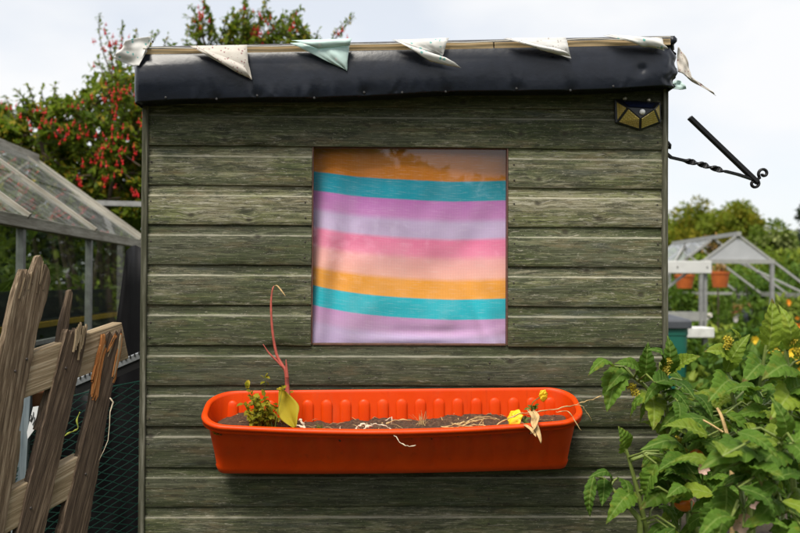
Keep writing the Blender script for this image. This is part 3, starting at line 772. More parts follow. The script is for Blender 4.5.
# ------------------------------------------------------------------ iron basket bracket on the right-hand wall
def bracket():
    Mi = plain('black_wrought_iron', (0.010, 0.010, 0.011), 0.45, 0.2, 80, 0.3, bumps=0.1)
    root = thing('hanging_basket_bracket', 'black wrought iron basket bracket with twisted arm and scrolled tip', 'bracket', tuple(at(668, 155, 0.06)))
    Y = 0.06
    mb = MB(); P = lambda x, y, dy=0: at(x, y, Y+dy)
    mb.tube([P(661.5, 134), P(664.8, 158.5), P(664.5, 178)], 0.006, 6, flat=0.5); mb.build('wall_plate', Mi, root)
    mb = MB()
    k = [(664, 151.5), (671, 157.5), (684, 160.5), (697, 163), (710, 167), (724, 171.0), (738, 174.5), (753, 179.5)]
    pts = []
    for a, b in zip(k[:-1], k[1:]):
        for s in range(7): pts.append(P(a[0]+(b[0]-a[0])*s/7, a[1]+(b[1]-a[1])*s/7))
    pts.append(P(*k[-1]))
    n = len(pts); i0 = len(mb.v); seg = 4
    mb2 = MB(); tw = 0
    # flat bar with three twists in its middle third
    for i, p in enumerate(pts):
        t = i/(n-1); a = 0 if t < 0.3 else (3*math.pi*(min(t, 0.72)-0.3)/0.42)
        d = (pts[min(i+1, n-1)]-pts[max(i-1, 0)]).normalized(); up = Vector((0, 0, 1)); sd = d.cross(up).normalized(); up = sd.cross(d)
        w, h = 0.0085, 0.0032
        a0 = up*math.sin(a) + sd*math.cos(a); a1 = up*math.cos(a) - sd*math.sin(a)
        for q, r in ((-1,-1),(1,-1),(1,1),(-1,1)): mb2.v.append(tuple(p + a0*q*w + a1*r*h))
    for i in range(n-1):
        for q in range(4): mb2.f.append((i*4+q, i*4+(q+1) % 4, (i+1)*4+(q+1) % 4, (i+1)*4+q))
    mb2.f += [(3, 2, 1, 0), tuple((n-1)*4+q for q in range(4))]
    fixn(mb2.build('twisted_arm', Mi, root))
    mb = MB(); mb.bar(P(689.5, 117.5), P(757, 182), 0.022, 0.0115, up=(0, 0, 1)); mb.build('straight_bar', Mi, root, bevel=0.001)
    for cx, cy, r0, a0, dirn in ((763.5, 173.5, 5.5, 230, -1), (754.5, 183.5, 4.6, 20, -1)):
        mb = MB(); pts = []
        for i in range(26):
            t = i/25; a = R(a0) + dirn*t*R(400); r = r0*(1-0.72*t)
            if i == 0: pts.append(P(755.5, 180.5))
            pts.append(P(cx + r*math.cos(a), cy - r*math.sin(a)))
        mb.tube(pts, 0.0062, 8, flat=0.7); mb.build('scroll', Mi, root, smooth=True)
    mb = MB(); mb.tube([P(664, 141.5), P(668, 142.5), P(670, 145), P(669.5, 149)], 0.005, 6); mb.build('hook', Mi, root, smooth=True)
    adopt(root)
bracket()

# ------------------------------------------------------------------ orange trough
PC = at(392, 389, -0.012)
TILT, PROLL = R(20), R(-0.75)
PM = Matrix.Translation(PC) @ Matrix.Rotation(PROLL, 4, 'Y') @ Matrix.Rotation(TILT, 4, 'X')
PL, PD, PH = 1.030, 0.200, 0.190        # length, depth, height
def ploc(x, y, z):
    """trough coordinates: x along, y 0 (wall) .. 1 (front), z down from the rim; the front bows outwards and sags"""
    bow = math.cos(math.pi*max(-0.5, min(0.5, x/PL)))
    return PM @ Vector((x, -y*PD - 0.022*bow*max(0, y)**2*(1-0.5*z/PH), -z - 0.014*bow*max(0, y)**2))
def ring(inset, z, n=18, rad=0.072, flute=0.0):
    L2, d0, d1 = PL/2 - inset, (inset*0.5 + 0.364*z)/PD, 1 - (inset + 0.24*z)/PD
    r = max(0.022, rad - inset*0.4 - max(0, z-0.02)*0.30); pts = []
    # corners, going round: back-left -> back-right -> front-right -> front-left
    def cn(cx, cy, a0, rr):
        for k in range(9):
            a = R(a0 - 90*k/8); pts.append((cx + rr*math.cos(a), cy - rr*math.sin(a)/PD))
    def ln(a, b, m):
        for k in range(1, m): pts.append((a[0]+(b[0]-a[0])*k/m, a[1]+(b[1]-a[1])*k/m))
    rb = r*1.05
    cn(-L2+rb, d0 + rb/PD, 180, rb); p = pts[-1]; q = (L2-rb, d0); ln(p, q, 100)
    cn(L2-rb, d0 + rb/PD, 90, rb); ln(pts[-1], (L2, d1-r/PD), 6)
    cn(L2-r, d1 - r/PD, 0, r); ln(pts[-1], (-L2+r, d1), 100)
    cn(-L2+r, d1 - r/PD, -90, r); ln(pts[-1], (-L2, d0+rb/PD), 6)
    return pts
def trough():
    m, nt, b = newmat('orange_plastic')
    geo = N(nt, 'ShaderNodeNewGeometry')
    f = noise_n(nt, geo.outputs['Position'], 14, 5, 0.6); d = noise_n(nt, mapping(nt, geo.outputs['Position'], (30, 30, 9)), 1.0, 6, 0.7)
    c = ramp(nt, f, [(0.3, (0.68, 0.048, 0.001)), (0.7, (0.74, 0.062, 0.002))])
    c = mixc(nt, ramp(nt, d, [(0.58, gray(0)), (0.76, gray(0.20))]), c, (0.34, 0.13, 0.05))
    st_ = noise_n(nt, mapping(nt, geo.outputs['Position'], (55, 55, 5)), 1.0, 5, 0.65)
    c = mixc(nt, ramp(nt, st_, [(0.58, gray(0)), (0.72, gray(0.30))]), c, (0.36, 0.022, 0.003))
    nt.links.new(c, b.inputs['Base Color'])
    nt.links.new(ramp(nt, d, [(0.3, gray(0.34)), (0.7, gray(0.52))]), b.inputs['Roughness'])
    b.inputs['Specular IOR Level'].default_value = 0.25
    b.inputs['Subsurface Weight'].default_value = 0.12; b.inputs['Subsurface Radius'].default_value = (0.02, 0.004, 0.001); b.inputs['Subsurface Scale'].default_value = 0.4
    bump(nt, b, d, 0.08, 0.002)
    root = thing('plastic_trough', 'long orange plastic window box fixed to the shed wall below the window', 'planter', tuple(PC))
    n = len(ring(0, 0))
    # walls: outside down, base, inside up
    spec = [(0.014, 0.018), (0.0150, 0.034), (0.0155, 0.040), (0.017, 0.06), (0.0235, 0.115), (0.0275, 0.162), (0.0255, 0.166), (0.0285, PH-0.003), (0.031, PH), (0.045, PH+0.001)]
    rows = []
    for ins, z in spec:
        row = []
        rp = ring(ins, z)
        for k, (x, y) in enumerate(rp):
            fl = 0.0
            if y > 0.5 and 0.038 < z < 0.15 and abs(x) < PL/2-0.09:
                fl = 0.0045*(0.5+0.5*math.tanh(6*math.sin(x*2*math.pi/0.052)))
            if z > 0.02: fl2 = fl
            row.append(ploc(x, y - fl/PD, z))
        row.append(row[0]); rows.append(row)
    mb = MB(); mb.grid(rows)
    mb.poly(rows[-1][:-1])
    spec = [(0.017, 0.006), (0.020, 0.03), (0.028, 0.10), (0.034, 0.145)]
    rows = []
    for ins, z in spec:
        row = [ploc(x, y, z) for x, y in ring(ins, z)]; row.append(row[0]); rows.append(row)
    mb.grid([r[::-1] for r in rows])
    mb.build('body', m, root, smooth=True)
    # rolled rim
    rows = []
    for k in range(13):
        a = -math.pi*0.62 + k/12*math.pi*1.75
        ins, z = 0.008 + 0.0085*math.sin(-a)*1.0, 0.007 - 0.0085*math.cos(a)
        row = [ploc(x, y, z) for x, y in ring(ins, z)]; row.append(row[0]); rows.append(row)
    row = [ploc(x, y, 0.022) for x, y in ring(0.0005, 0.02)]; row.append(row[0]); rows.insert(0, row)
    row = [ploc(x, y, 0.022) for x, y in ring(0.013, 0.02)]; row.append(row[0]); rows.insert(0, row)
    mb = MB(); mb.grid(rows); mb.build('rim', m, root, smooth=True)
    # moulded ribs on the inside of the back wall
    mb = MB(); rows = []; w, h, dp = 0.0158, 0.10, 0.0065
    for j in range(12):
        t = j/11
        if t < 0.35: a = (t/0.35)*math.pi/2; hw = w*math.sin(a)+1e-4; z = -w*(1-math.sin(math.pi/2-a)) if 0 else -(w - w*math.cos(a)); dd = dp*math.sin(a)
        else: hw = w; z = -w - (h-w)*(t-0.35)/0.65; dd = dp
        rows.append([(hw*math.cos(math.pi*i/8), -dd*math.sin(math.pi*i/8), z) for i in range(9)])
    mb.grid(rows); me = mb.mesh('rib', True); me.materials.append(m)
    Q = Matrix.Rotation(PROLL, 4, 'Y') @ Matrix.Rotation(TILT, 4, 'X') @ Matrix.Rotation(R(-22), 4, 'X')
    nr = 18
    for i in range(nr):
        x = -PL/2 + 0.066 + (PL-0.132)*i/(nr-1)
        inst('rib', me, root, Matrix.Translation(ploc(x, 0.100, 0.020)) @ Q)
    adopt(root)
    # soil
    ms, nt, b = newmat('potting_soil')
    geo = N(nt, 'ShaderNodeNewGeometry')
    f = noise_n(nt, geo.outputs['Position'], 90, 8, 0.75); g = noise_n(nt, geo.outputs['Position'], 12, 4)
    c = ramp(nt, f, [(0.32, (0.020, 0.011, 0.006)), (0.52, (0.115, 0.060, 0.030)), (0.70, (0.30, 0.18, 0.10))])
    nt.links.new(mixc(nt, ramp(nt, g, [(0.4, gray(0)), (0.7, gray(0.5))]), c, (0.10, 0.055, 0.032)), b.inputs['Base Color']); b.inputs['Roughness'].default_value = 0.95
    bump(nt, b, f, 1.0, 0.012)
    rows = []; nx, ny = 200, 34
    for j in range(ny+1):
        row = []
        for i in range(nx+1):
            x = (-0.5+i/nx)*(PL-0.062); y = 0.14 + 0.63*j/ny
            row.append(soil_pt(x, y))
        rows.append(row)
    mb = MB(); mb.grid(rows); o = mb.build('potting_soil', ms, None, smooth=True)
    tag(o, 'dry brown potting soil filling the orange window box', 'soil', kind='stuff')
def soil_pt(x, y):
    h = 0.077 - 0.044*y + 0.014*noise.noise((x*6, y*1.2, 0)) + 0.006*noise.noise((x*22, y*4, 3)) + 0.0035*noise.noise((x*70, y*14, 5))
    h += -0.016*math.exp(-((x+0.40)/0.06)**2)*(1-y) + 0.010*math.exp(-((x+0.12)/0.1)**2)
    return ploc(x, y, h)
trough()
def soil_at(px, y=0.6):
    """soil point whose x matches a pixel column"""
    lo, hi = -PL/2+0.04, PL/2-0.04
    for _ in range(24):
        mid = (lo+hi)/2; p = soil_pt(mid, y)
        if p.x < at(px, 425, p.y).x: lo = mid
        else: hi = mid
    return soil_pt((lo+hi)/2, y)

# ------------------------------------------------------------------ things growing and lying in the trough
M_YLEAF = leafmat('small_yellow_green_leaf', (0.20, 0.20, 0.015), (0.55, 0.43, 0.03), 0.5, 0.4)
M_RED = plain('red_canna_stem', (0.42, 0.085, 0.060), 0.4, 0.35, 40)
M_CANNA = leafmat('yellowing_broad_leaf', (0.40, 0.34, 0.025), (0.66, 0.48, 0.04), 0.4, 0.35)
M_STRAW = plain('dry_straw', (0.50, 0.34, 0.15), 0.8, 0.3, 90)
M_PALE = plain('bleached_root', (0.62, 0.52, 0.38), 0.75, 0.2, 90)
M_PETAL = plain('yellow_pansy_petal', (0.85, 0.56, 0.01), 0.55, 0.12, 60, bumps=0.05)
M_PETALC = plain('pansy_eye', (0.55, 0.20, 0.01), 0.6)
M_GREENST = plain('green_stem', (0.10, 0.16, 0.03), 0.5, 0.3, 60)
M_GRASS = leafmat('thin_grass', (0.10, 0.16, 0.02), (0.26, 0.30, 0.06), 0.5, 0.3)

def small_leaf(mb, p, d, up, L_, W_):
    """a six-point leaf, folded on its midrib"""
    d = d.normalized(); s = d.cross(up)
    if s.length < 1e-4: s = d.cross(Vector((1, 0, 0)))
    s.normalize(); nrm = s.cross(d)
    b = [p, p + d*L_*0.35 + s*W_*0.5 + nrm*W_*0.12, p + d*L_*0.75 + s*W_*0.36 + nrm*W_*0.08, p + d*L_ - nrm*L_*0.10, p + d*L_*0.75 - s*W_*0.36 + nrm*W_*0.08, p + d*L_*0.35 - s*W_*0.5 + nrm*W_*0.12]
    m1, m2 = p + d*L_*0.35, p + d*L_*0.75 - nrm*L_*0.03
    i = len(mb.v); mb.v += [tuple(q) for q in b+[m1, m2]]
    mb.f += [(i, i+6, i+1), (i+1, i+6, i+7, i+2), (i+2, i+7, i+3), (i, i+5, i+6), (i+5, i+4, i+7, i+6), (i+4, i+3, i+7)]

def rvec(r): 
    while True:
        v = Vector((r.uniform(-1, 1), r.uniform(-1, 1), r.uniform(-1, 1)))
        if 0.01 < v.length < 1: return v.normalized()

def leafy_clump():
    root = thing('leafy_seedling', 'bushy yellow-green seedling at the left end of the orange trough', 'plant', tuple(soil_at(262, 0.55)))
    r = random.Random(3); st = MB(); lf = MB()
    for i in range(34):
        b = soil_at(r.uniform(250, 278), r.uniform(0.4, 0.75)); tip = at(r.gauss(264, 13), r.uniform(391, 421), b.y - r.uniform(-0.02, 0.03))
        if i < 2: tip = at((246, 283)[i], (386, 387)[i], b.y)
        if i == 2: tip = at(265, 376, b.y)
        mid = b.lerp(tip, 0.5) + rvec(r)*0.008
        pts = [b + Vector((0, 0, -0.005)), mid, tip]; st.tube(pts, [0.0013, 0.001, 0.0006], 4)
        for k in range(11 if i > 2 else 5):
            s = 0.35 + 0.65*k/10 if i > 2 else 0.9+0.1*k/4
            p = mid.lerp(tip, (s-0.5)*2) if s > 0.5 else b.lerp(mid, s*2)
            small_leaf(lf, p, rvec(r)+Vector((0, -0.5, 0.3)), Vector((r.uniform(-.4, .4), -0.5, 1)), r.uniform(0.013, 0.024), r.uniform(0.009, 0.015))
    st.build('stems', M_GREENST, root); lf.build('leaves', M_YLEAF, root, kind='stuff'); adopt(root)
    # a few dry-yellow low leaves by the left rim
    root = thing('tiny_yellow_weed', 'tiny yellow weed in the left front corner of the trough', 'weed', tuple(soil_at(222, 0.8)))
    lf = MB(); st = MB()
    for k in range(16):
        b = soil_at(r.uniform(217, 226), 0.84); d = rvec(r)+Vector((0, -0.3, 0.9)); st.tube([b, b+d*0.006], 0.0007, 4)
        small_leaf(lf, b+d*0.006, d, Vector((0, -0.6, 1)), 0.010, 0.007)
    st.build('stems', M_GREENST, root); lf.build('leaves', M_YLEAF, root, kind='stuff'); adopt(root)
leafy_clump()

def curve(px, Y0, Y1, n=6):
    """smooth 3-D polyline through pixels, depth going from Y0 to Y1"""
    P = [at(x, y, Y0 + (Y1-Y0)*i/max(1, len(px)-1)) for i, (x, y) in enumerate(px)]
    out = []
    for i in range(len(P)-1):
        p0, p1, p2, p3 = P[max(0, i-1)], P[i], P[i+1], P[min(len(P)-1, i+2)]
        for k in range(n):
            t = k/n
            out.append(0.5*((2*p1) + (p2-p0)*t + (2*p0-5*p1+4*p2-p3)*t*t + (3*p1-p0-3*p2+p3)*t**3))
    out.append(P[-1]); return out
def taper(n, a, b): return [a+(b-a)*i/(n-1) for i in range(n)]

def canna():
    b = soil_at(291, 0.55); Y = b.y
    root = thing('red_shoot', 'tall thin red shoot with one broad yellow leaf rising from trough', 'plant', tuple(b))
    c = [b + Vector((0, 0, -0.01))] + curve([(290, 408), (287.5, 389), (286, 372), (282, 365), (276.6, 354), (272.6, 332), (271, 306), (272.2, 291), (274, 286)], Y, Y+0.03)
    mb = MB(); n = len(c); mb.tube(c, [0.0055*(1-i/n)**0.9 + 0.0012 for i in range(n)], 8); mb.build('stem', M_RED, root, smooth=True)
    mb = MB(); c = curve([(273.6, 286.5), (277, 285.6), (281, 290), (285.5, 296)], Y+0.03, Y+0.015); mb.tube(c, [0.0012+0.0028*math.sin(math.pi*i/(len(c)-1)) for i in range(len(c))], 6, flat=0.4); mb.build('dry_tip', M_STRAW, root, smooth=True)
    mb = MB(); c = curve([(282, 367), (277, 361), (269, 353), (263, 344)], Y, Y); mb.tube(c, [0.0012+0.0042*math.sin(math.pi*(0.15+0.85*i/(len(c)-1))) for i in range(len(c))], 6, flat=0.5); mb.build('side_shoot', M_RED, root, smooth=True)
    mb = MB(); c = curve([(287, 378), (286.5, 368), (286, 359.5)], Y-.01, Y-.01); mb.tube(c, taper(len(c), 0.006, 0.0008), 6, flat=0.6); mb.build('side_shoot', M_RED, root, smooth=True)
    # broad leaf, folded lengthwise, hanging in front of the stem
    spine = curve([(295, 428), (290, 416), (284, 402), (279.5, 387)], Y-0.045, Y-0.02, 5)
    right = curve([(296, 427), (297.5, 416), (298, 404), (281, 387.5)], Y-0.075, Y-0.030, 5)
    left = curve([(294, 428), (281, 419), (278.5, 408), (279, 387.5)], Y-0.060, Y-0.025, 5)
    mb = MB(); mb.grid([[l.lerp(s, k/4) for k in range(5)] + [s.lerp(r_, k/4) for k in range(1, 5)] for l, s, r_ in zip(left, spine, right)])
    o = mb.build('broad_leaf', M_CANNA, root, smooth=True, label='broad yellow leaf'); s = o.modifiers.new('t', 'SOLIDIFY'); s.thickness = 0.001
    adopt(root)
canna()

def tuft(px, n, h, label, seed, y=0.62, mat=None, spread=0.6):
    b = soil_at(px, y); root = thing('grass_tuft', label, 'grass', tuple(b), 'grass tufts in the trough'); r = random.Random(seed); mb = MB()
    for k in range(n):
        d = Vector((r.gauss(0, spread), r.uniform(-0.5, 0.3), 1)).normalized(); L_ = h*r.uniform(0.5, 1.1)
        p0 = b + Vector((r.uniform(-.012, .012), r.uniform(-.01, .01), -0.003)); pts = [p0, p0+d*L_*0.5, p0+d*L_*0.85+Vector((d.x*0.4, 0, -0.15))*L_*0.35]
        mb.tube(pts, [0.0011, 0.0009, 0.0003], 3, flat=0.5)
    mb.build('blades', mat or M_GRASS, root, kind='stuff'); adopt(root)
tuft(318, 26, 0.030, 'low green grass tuft just right of the broad yellow leaf', 1)
tuft(421, 16, 0.050, 'sparse wispy grass tuft in the middle of the trough', 2, 0.45, M_STRAW, 0.35)

def sticks():
    r = random.Random(5)
    def lying(name, label, cat, specs, mat, group=None):
        root = thing(name, label, cat, tuple(soil_at(specs[0][0][0][0], 0.7)), group)
        for px, ya, yb, r0, r1 in specs:
            c = [p + rvec(r)*0.0016 for p in curve(px, ya, yb)]; mb = MB(); mb.tube(c, [q*r.uniform(0.55, 1.15) for q in taper(len(c), r0, r1)], 6, flat=0.55, twist=0.5); mb.build('stalk', mat, root, smooth=True)
        adopt(root); return root
    y = soil_at(300, 0.85).y
    lying('bulb_stub', 'two pale cut bulb stubs beside the broad yellow leaf', 'bulb', [([(300, 419.5), (303, 424), (306, 430)], y, y-.01, 0.0055, 0.004), ([(296.5, 425), (302, 427), (307, 431)], y-.006, y-.014, 0.0035, 0.0045)], M_PALE)
    lying('plant_label', 'single white splinter sticking up from the soil', 'splinter', [([(340.5, 432), (340.3, 426)], y-.01, y-.005, 0.002, 0.0012)], M_PALE)
    lying('dead_bulb', 'bleached dead bulb with long pale root trailing over the rim', 'bulb', [
        ([(355, 431), (359, 426), (364, 424), (369, 427)], y-.005, y-.005, 0.004, 0.006), ([(362, 432), (366, 427), (372, 426)], y-.012, y-.010, 0.0035, 0.006),
        ([(371, 424), (379, 424.5), (388, 427), (393, 433), (399, 441), (406, 446), (416, 445)], y-.012, y-.065, 0.0022, 0.0016),
        ([(385, 421), (392, 417.5), (391, 424)], y+.02, y+.01, 0.003, 0.001)], M_PALE)
    lying('straw_bundle', 'heap of dry yellow straw and stalks on the soil right of the middle', 'straw', [
        ([(443, 428), (456, 424), (468, 422), (483, 420)], y, y+.01, 0.0026, 0.0036), ([(441, 427), (458, 427), (474, 421), (486, 419)], y-.01, y, 0.0024, 0.0016),
        ([(452, 423), (464, 426), (479, 425), (489, 427)], y-.01, y-.015, 0.0026, 0.0022), ([(460, 430), (470, 420), (481, 418.5), (499, 419)], y, y+.02, 0.0022, 0.0015),
        ([(478, 428), (482, 420), (484, 427)], y-.012, y-.012, 0.003, 0.002), ([(464, 424), (476, 417.5), (493, 417.5), (500, 421)], y+.015, y+.01, 0.0016, 0.0014),
        ([(386, 424), (398, 420), (412, 421)], y+.01, y+.015, 0.003, 0.002), ([(447, 431), (463, 426), (482, 428)], y-.015, y-.012, 0.002, 0.002)], M_STRAW)
    lying('dead_stalk', 'long dry stalk lying across the right corner of the trough', 'stalk', [
        ([(495, 426), (507, 419), (522, 413.5), (545, 410.5), (570, 406), (587, 401), (602, 396)], y-.005, y-.03, 0.0030, 0.0016),
        ([(556, 412), (567, 411.5), (573, 417), (581, 430)], y-.02, y-.055, 0.002, 0.0014), ([(574, 405), (582, 406), (588, 414), (592, 421)], y-.03, y-.03, 0.0014, 0.0008)], M_STRAW)
    # withered leaf hanging over the front
    b = at(530, 412, y-0.02)
    root = thing('withered_leaf', 'withered straw-coloured leaf hanging over the front rim below the pansies', 'leaf', tuple(b))
    for k, (px, w) in enumerate((([(527, 409), (533, 416), (534, 424), (538, 432), (541, 443)], 0.008), ([(533, 410), (537, 416), (535, 425), (531, 433)], 0.006), ([(523, 424), (530, 428), (536, 436)], 0.004))):
        c = curve(px, y-.03, y-.085); n = len(c); mb = MB()
        mb.grid([[p + Vector((s*w*math.sin(math.pi*min(1, (i+0.6)/n)), -0.004*abs(s) + 0.003*math.sin(i*0.8), 0.002*s)) for s in (-1, -0.4, 0, 0.5, 1)] for i, p in enumerate(c)])
        o = mb.build('blade', M_STRAW, root, smooth=True); q = o.modifiers.new('t', 'SOLIDIFY'); q.thickness = 0.0008
    adopt(root)
    # pebbles and crumbs
    mb = MB()
    for k in range(420):
        p = soil_pt(r.uniform(-0.46, 0.46), r.uniform(0.15, 0.88)); s = r.uniform(0.0016, 0.0045)
        v = [p + Vector((r.uniform(.6, 1)*a*s, r.uniform(.6, 1)*b_*s, r.uniform(.6, 1)*c*s)) for a, b_, c in ((1,0,0),(-1,0,0),(0,1,0),(0,-1,0),(0,0,1),(0,0,-1))]
        for f in ((0,2,4),(2,1,4),(1,3,4),(3,0,4),(2,0,5),(1,2,5),(3,1,5),(0,3,5)): mb.tri(*[v[i] for i in f])
    lit = MB()
    for k in range(90):
        p = soil_pt(r.uniform(-0.44, 0.46), r.uniform(0.2, 0.78)) + Vector((0, 0, 0.003)); a = r.uniform(0, 6.3); d = Vector((math.cos(a), math.sin(a)*0.6, r.uniform(-.1, .35))); L_ = r.uniform(0.008, 0.035)
        lit.tube([p, p+d*L_*0.5+Vector((0, 0, 0.003)), p+d*L_], [0.0012, 0.001, 0.0004], 4, flat=0.5)
    tag(lit.build('plant_litter', M_STRAW), 'bits of dry straw and dead stem littering the trough soil', 'litter', kind='stuff')
    o = mb.build('soil_crumbs', plain('soil_crumb', (0.11, 0.07, 0.045), 0.95, 0.5, 150)); tag(o, 'loose crumbs of bark and soil scattered in the trough', 'soil', kind='stuff')
sticks()

def pansy(px, py, r_px, label, seed, tilt, stem_px, dy):
    y = soil_at(530, 0.6).y + dy; c = at(px, py, y); s = r_px/910*(y+2.6)
    root = thing('yellow_pansy', label, 'flower', tuple(soil_at(stem_px[0][0], 0.6)), 'pansies in the trough'); r = random.Random(seed)
    Q = Matrix.Rotation(tilt[0], 3, 'X') @ Matrix.Rotation(tilt[1], 3, 'Z')
    for k, (a, sz, dz) in enumerate(((60, 0.95, 0.002), (120, 0.95, 0.003), (5, 0.9, 0), (175, 0.9, 0.001), (270, 1.15, -0.001))):
        rows = []
        for i in range(6):
            t = i/5; w = math.sin(math.pi*(0.08+0.80*t)**0.8)*0.62*s*sz; row = []
            for j in (-1, -0.5, 0, 0.5, 1):
                aa = R(a); d = Vector((math.cos(aa), 0, math.sin(aa))); q = Vector((-math.sin(aa), 0, math.cos(aa)))
                row.append(c + Q @ (d*s*sz*t*(1-0.10*j*j) + q*w*j + Vector((0, -0.003 + dz + 0.25*s*t*t*(0.2+0.3*r.random()) + 0.05*s*math.sin(j*4+i+k), 0))))
            rows.append(row)
        mb = MB(); mb.grid(rows); o = mb.build('petal', M_PETAL, root, smooth=True); q = o.modifiers.new('t', 'SOLIDIFY'); q.thickness = 0.0006
    mb = MB(); mb.tube([c + Q @ Vector((0, 0.002, 0)), c + Q @ Vector((0, -0.004, 0))], [0.18*s, 0.08*s], 8); mb.build('eye', M_PETALC, root)
    pts = [soil_at(stem_px[0][0], 0.6)] + curve(stem_px[1:] + [(px, py+1)], y+.005, y+.004)
    mb = MB(); mb.tube(pts, 0.0013, 5); mb.build('stem', M_GREENST, root)
    lf = MB()
    for k in range(9):
        p = Vector(pts[min(len(pts)-1, 1+k % 5)]) + rvec(r)*0.006
        small_leaf(lf, p, rvec(r)+Vector((0.2, -0.6, 0.2)), Vector((0, -0.7, 1)), r.uniform(0.016, 0.028), r.uniform(0.008, 0.012))
    lf.build('leaves', LEAF_SMALL, root, kind='stuff'); adopt(root)
LEAF_SMALL = leafmat('pansy_leaf', (0.03, 0.07, 0.015), (0.12, 0.17, 0.03), 0.5, 0.2)
pansy(543, 395, 6.2, 'small yellow pansy standing highest at the right end of the trough', 4, (0.2, 0.5), [(536, 420), (533, 412), (532, 404), (537, 399)], 0.0)
pansy(515, 418, 10.0, 'larger yellow pansy drooping onto the trough rim', 9, (-0.5, -0.6), [(530, 424), (525, 421), (520, 420)], -0.05)
# ------------------------------------------------------------------ broken picket fence, left
M_PICK = timber('dark_weathered_picket', (0.020, 0.013, 0.008), (0.090, 0.061, 0.039), (0.260, 0.190, 0.128), (120, 120, 4.0), green=(0.050, 0.035, 0.027), bs=1.0)
M_PICKOLD = timber('brown_weathered_picket', (0.040, 0.026, 0.014), (0.155, 0.108, 0.067), (0.38, 0.30, 0.205), (100, 100, 4.0), green=(0.075, 0.055, 0.036), bs=1.0)
M_RAIL = timber('tan_fence_rail', (0.15, 0.105, 0.06), (0.30, 0.225, 0.14), (0.50, 0.41, 0.29), (90, 90, 3.0), green=(0.17, 0.13, 0.07))
M_SPLINT = timber('fresh_orange_splinter', (0.10, 0.034, 0.010), (0.28, 0.112, 0.032), (0.52, 0.29, 0.12), (120, 120, 3.0), bs=1.0, green=(0.34, 0.11, 0.025))
FD = Vector((0.60, 0.80, 0)).normalized()           # the fence runs away to the right
FN = Vector((FD.y, -FD.x, 0))                       # its face, towards the camera and a little right
FA = at(118, 330, -0.05)
def fat(px, py, off=0.0):
    """pixel -> point of the fence plane, off metres towards the viewer"""
    d = CAMROT @ Vector(((px-400)/FPX, (266.5-py)/FPX, -1.0)); q = FA + FN*off
    return EYE + d*((q-EYE).dot(FN)/d.dot(FN))
fence = thing('broken_picket_fence', 'leaning broken wooden picket fence left of the shed', 'fence', tuple(Vector((FA.x-0.15, FA.y-0.2, 0.0))))
def slab(name, pts, thick, mat, parent, off=0.0, axis=None, bevel=0.0008, label=None, jitter=0.0, jag=0.55):
    """outline in fence-plane pixels, extruded to a plank whose grain follows axis (pixels a->b)"""
    if jag:
        q_ = []
        for (xa, ya), (xb, yb) in zip(pts, pts[1:]+pts[:1]):
            m_ = max(1, int(math.hypot(xb-xa, yb-ya)/7)); q_ += [(xa+(xb-xa)*k/m_ + (rng.uniform(-jag, jag) if k else 0), ya+(yb-ya)*k/m_) for k in range(m_)]
        pts = q_
    P = [fat(x, y, off) for x, y in pts]
    a, b = fat(*axis[0], off), fat(*axis[1], off)
    zx = (b-a).normalized(); nx = FN; sx = nx.cross(zx).normalized()
    M3 = Matrix((sx, nx, zx)).transposed().to_4x4(); M4 = Matrix.Translation((a+b)/2) @ M3; inv = M4.inverted()
    q = [inv @ p for p in P]
    mb = MB(); n = len(q)
    front = [Vector((p.x, 0 + jitter*rng.uniform(-1, 1), p.z)) for p in q]; back = [Vector((p.x, -thick, p.z)) for p in q]
    mb.poly(front); mb.poly(back[::-1])
    for i in range(n): mb.quad(front[i], front[(i+1) % n], back[(i+1) % n], back[i])
    o = fixn(mb.build(name, mat, None, bevel=bevel, label=label)); o.matrix_basis = M4; o.parent = parent; return o
PICKETS = []
def nailh(px, py, parent, off):
    c = fat(px, py, off); mb = MB(); mb.tube([c - FN*0.003, c, c+FN*0.0015], [0.0035, 0.0035, 0.002], 8); o = mb.build('nail', M_STEEL, parent); o.matrix_parent_inverse = parent.matrix_basis.inverted()
# wide old picket at the far left
pk1 = slab('picket', [(-45, 620), (-8, 395), (9, 318), (13, 300), (18, 283), (23, 269), (25.5, 274), (27.5, 269), (29, 277), (33, 271), (36, 263), (38, 257), (40.5, 255), (42.5, 258), (44, 266), (46, 264), (49.5, 270), (51, 280), (47, 300), (39, 325), (36, 342), (24, 400), (-8, 620)],
     0.022, M_PICKOLD, fence, 0.024, ((10, 420), (36, 270)), label='wide brown picket with a jagged broken top')
for k in range(9):                       # torn fibres on its head
    x1, y1 = 24 + 25*k/8 + rng.uniform(-1, 1), 262 + 10*abs(k-5.5)/3 + rng.uniform(-5, 3); x0, y0 = x1 - rng.uniform(3, 6), y1 + rng.uniform(16, 30); w = rng.uniform(0.9, 2.0)
    slab('splinter', [(x0-w/2, y0), (x1-0.3, y1), (x1+0.3, y1+1), (x0+w/2, y0)], 0.005, M_PICKOLD if k % 3 else M_RAIL, fence, 0.0255, ((x0, y0), (x1, y1)), bevel=0, jag=0)
# thin broken lath
slab('picket', [(36, 430), (55, 365), (60, 330), (66, 305), (68, 296), (69, 291), (71.5, 289.5), (73, 294), (72, 304), (70, 318), (66, 345), (58, 390), (47, 430)], 0.016, M_PICK, fence, 0.004, ((45, 420), (70, 295)), label='thin snapped lath')
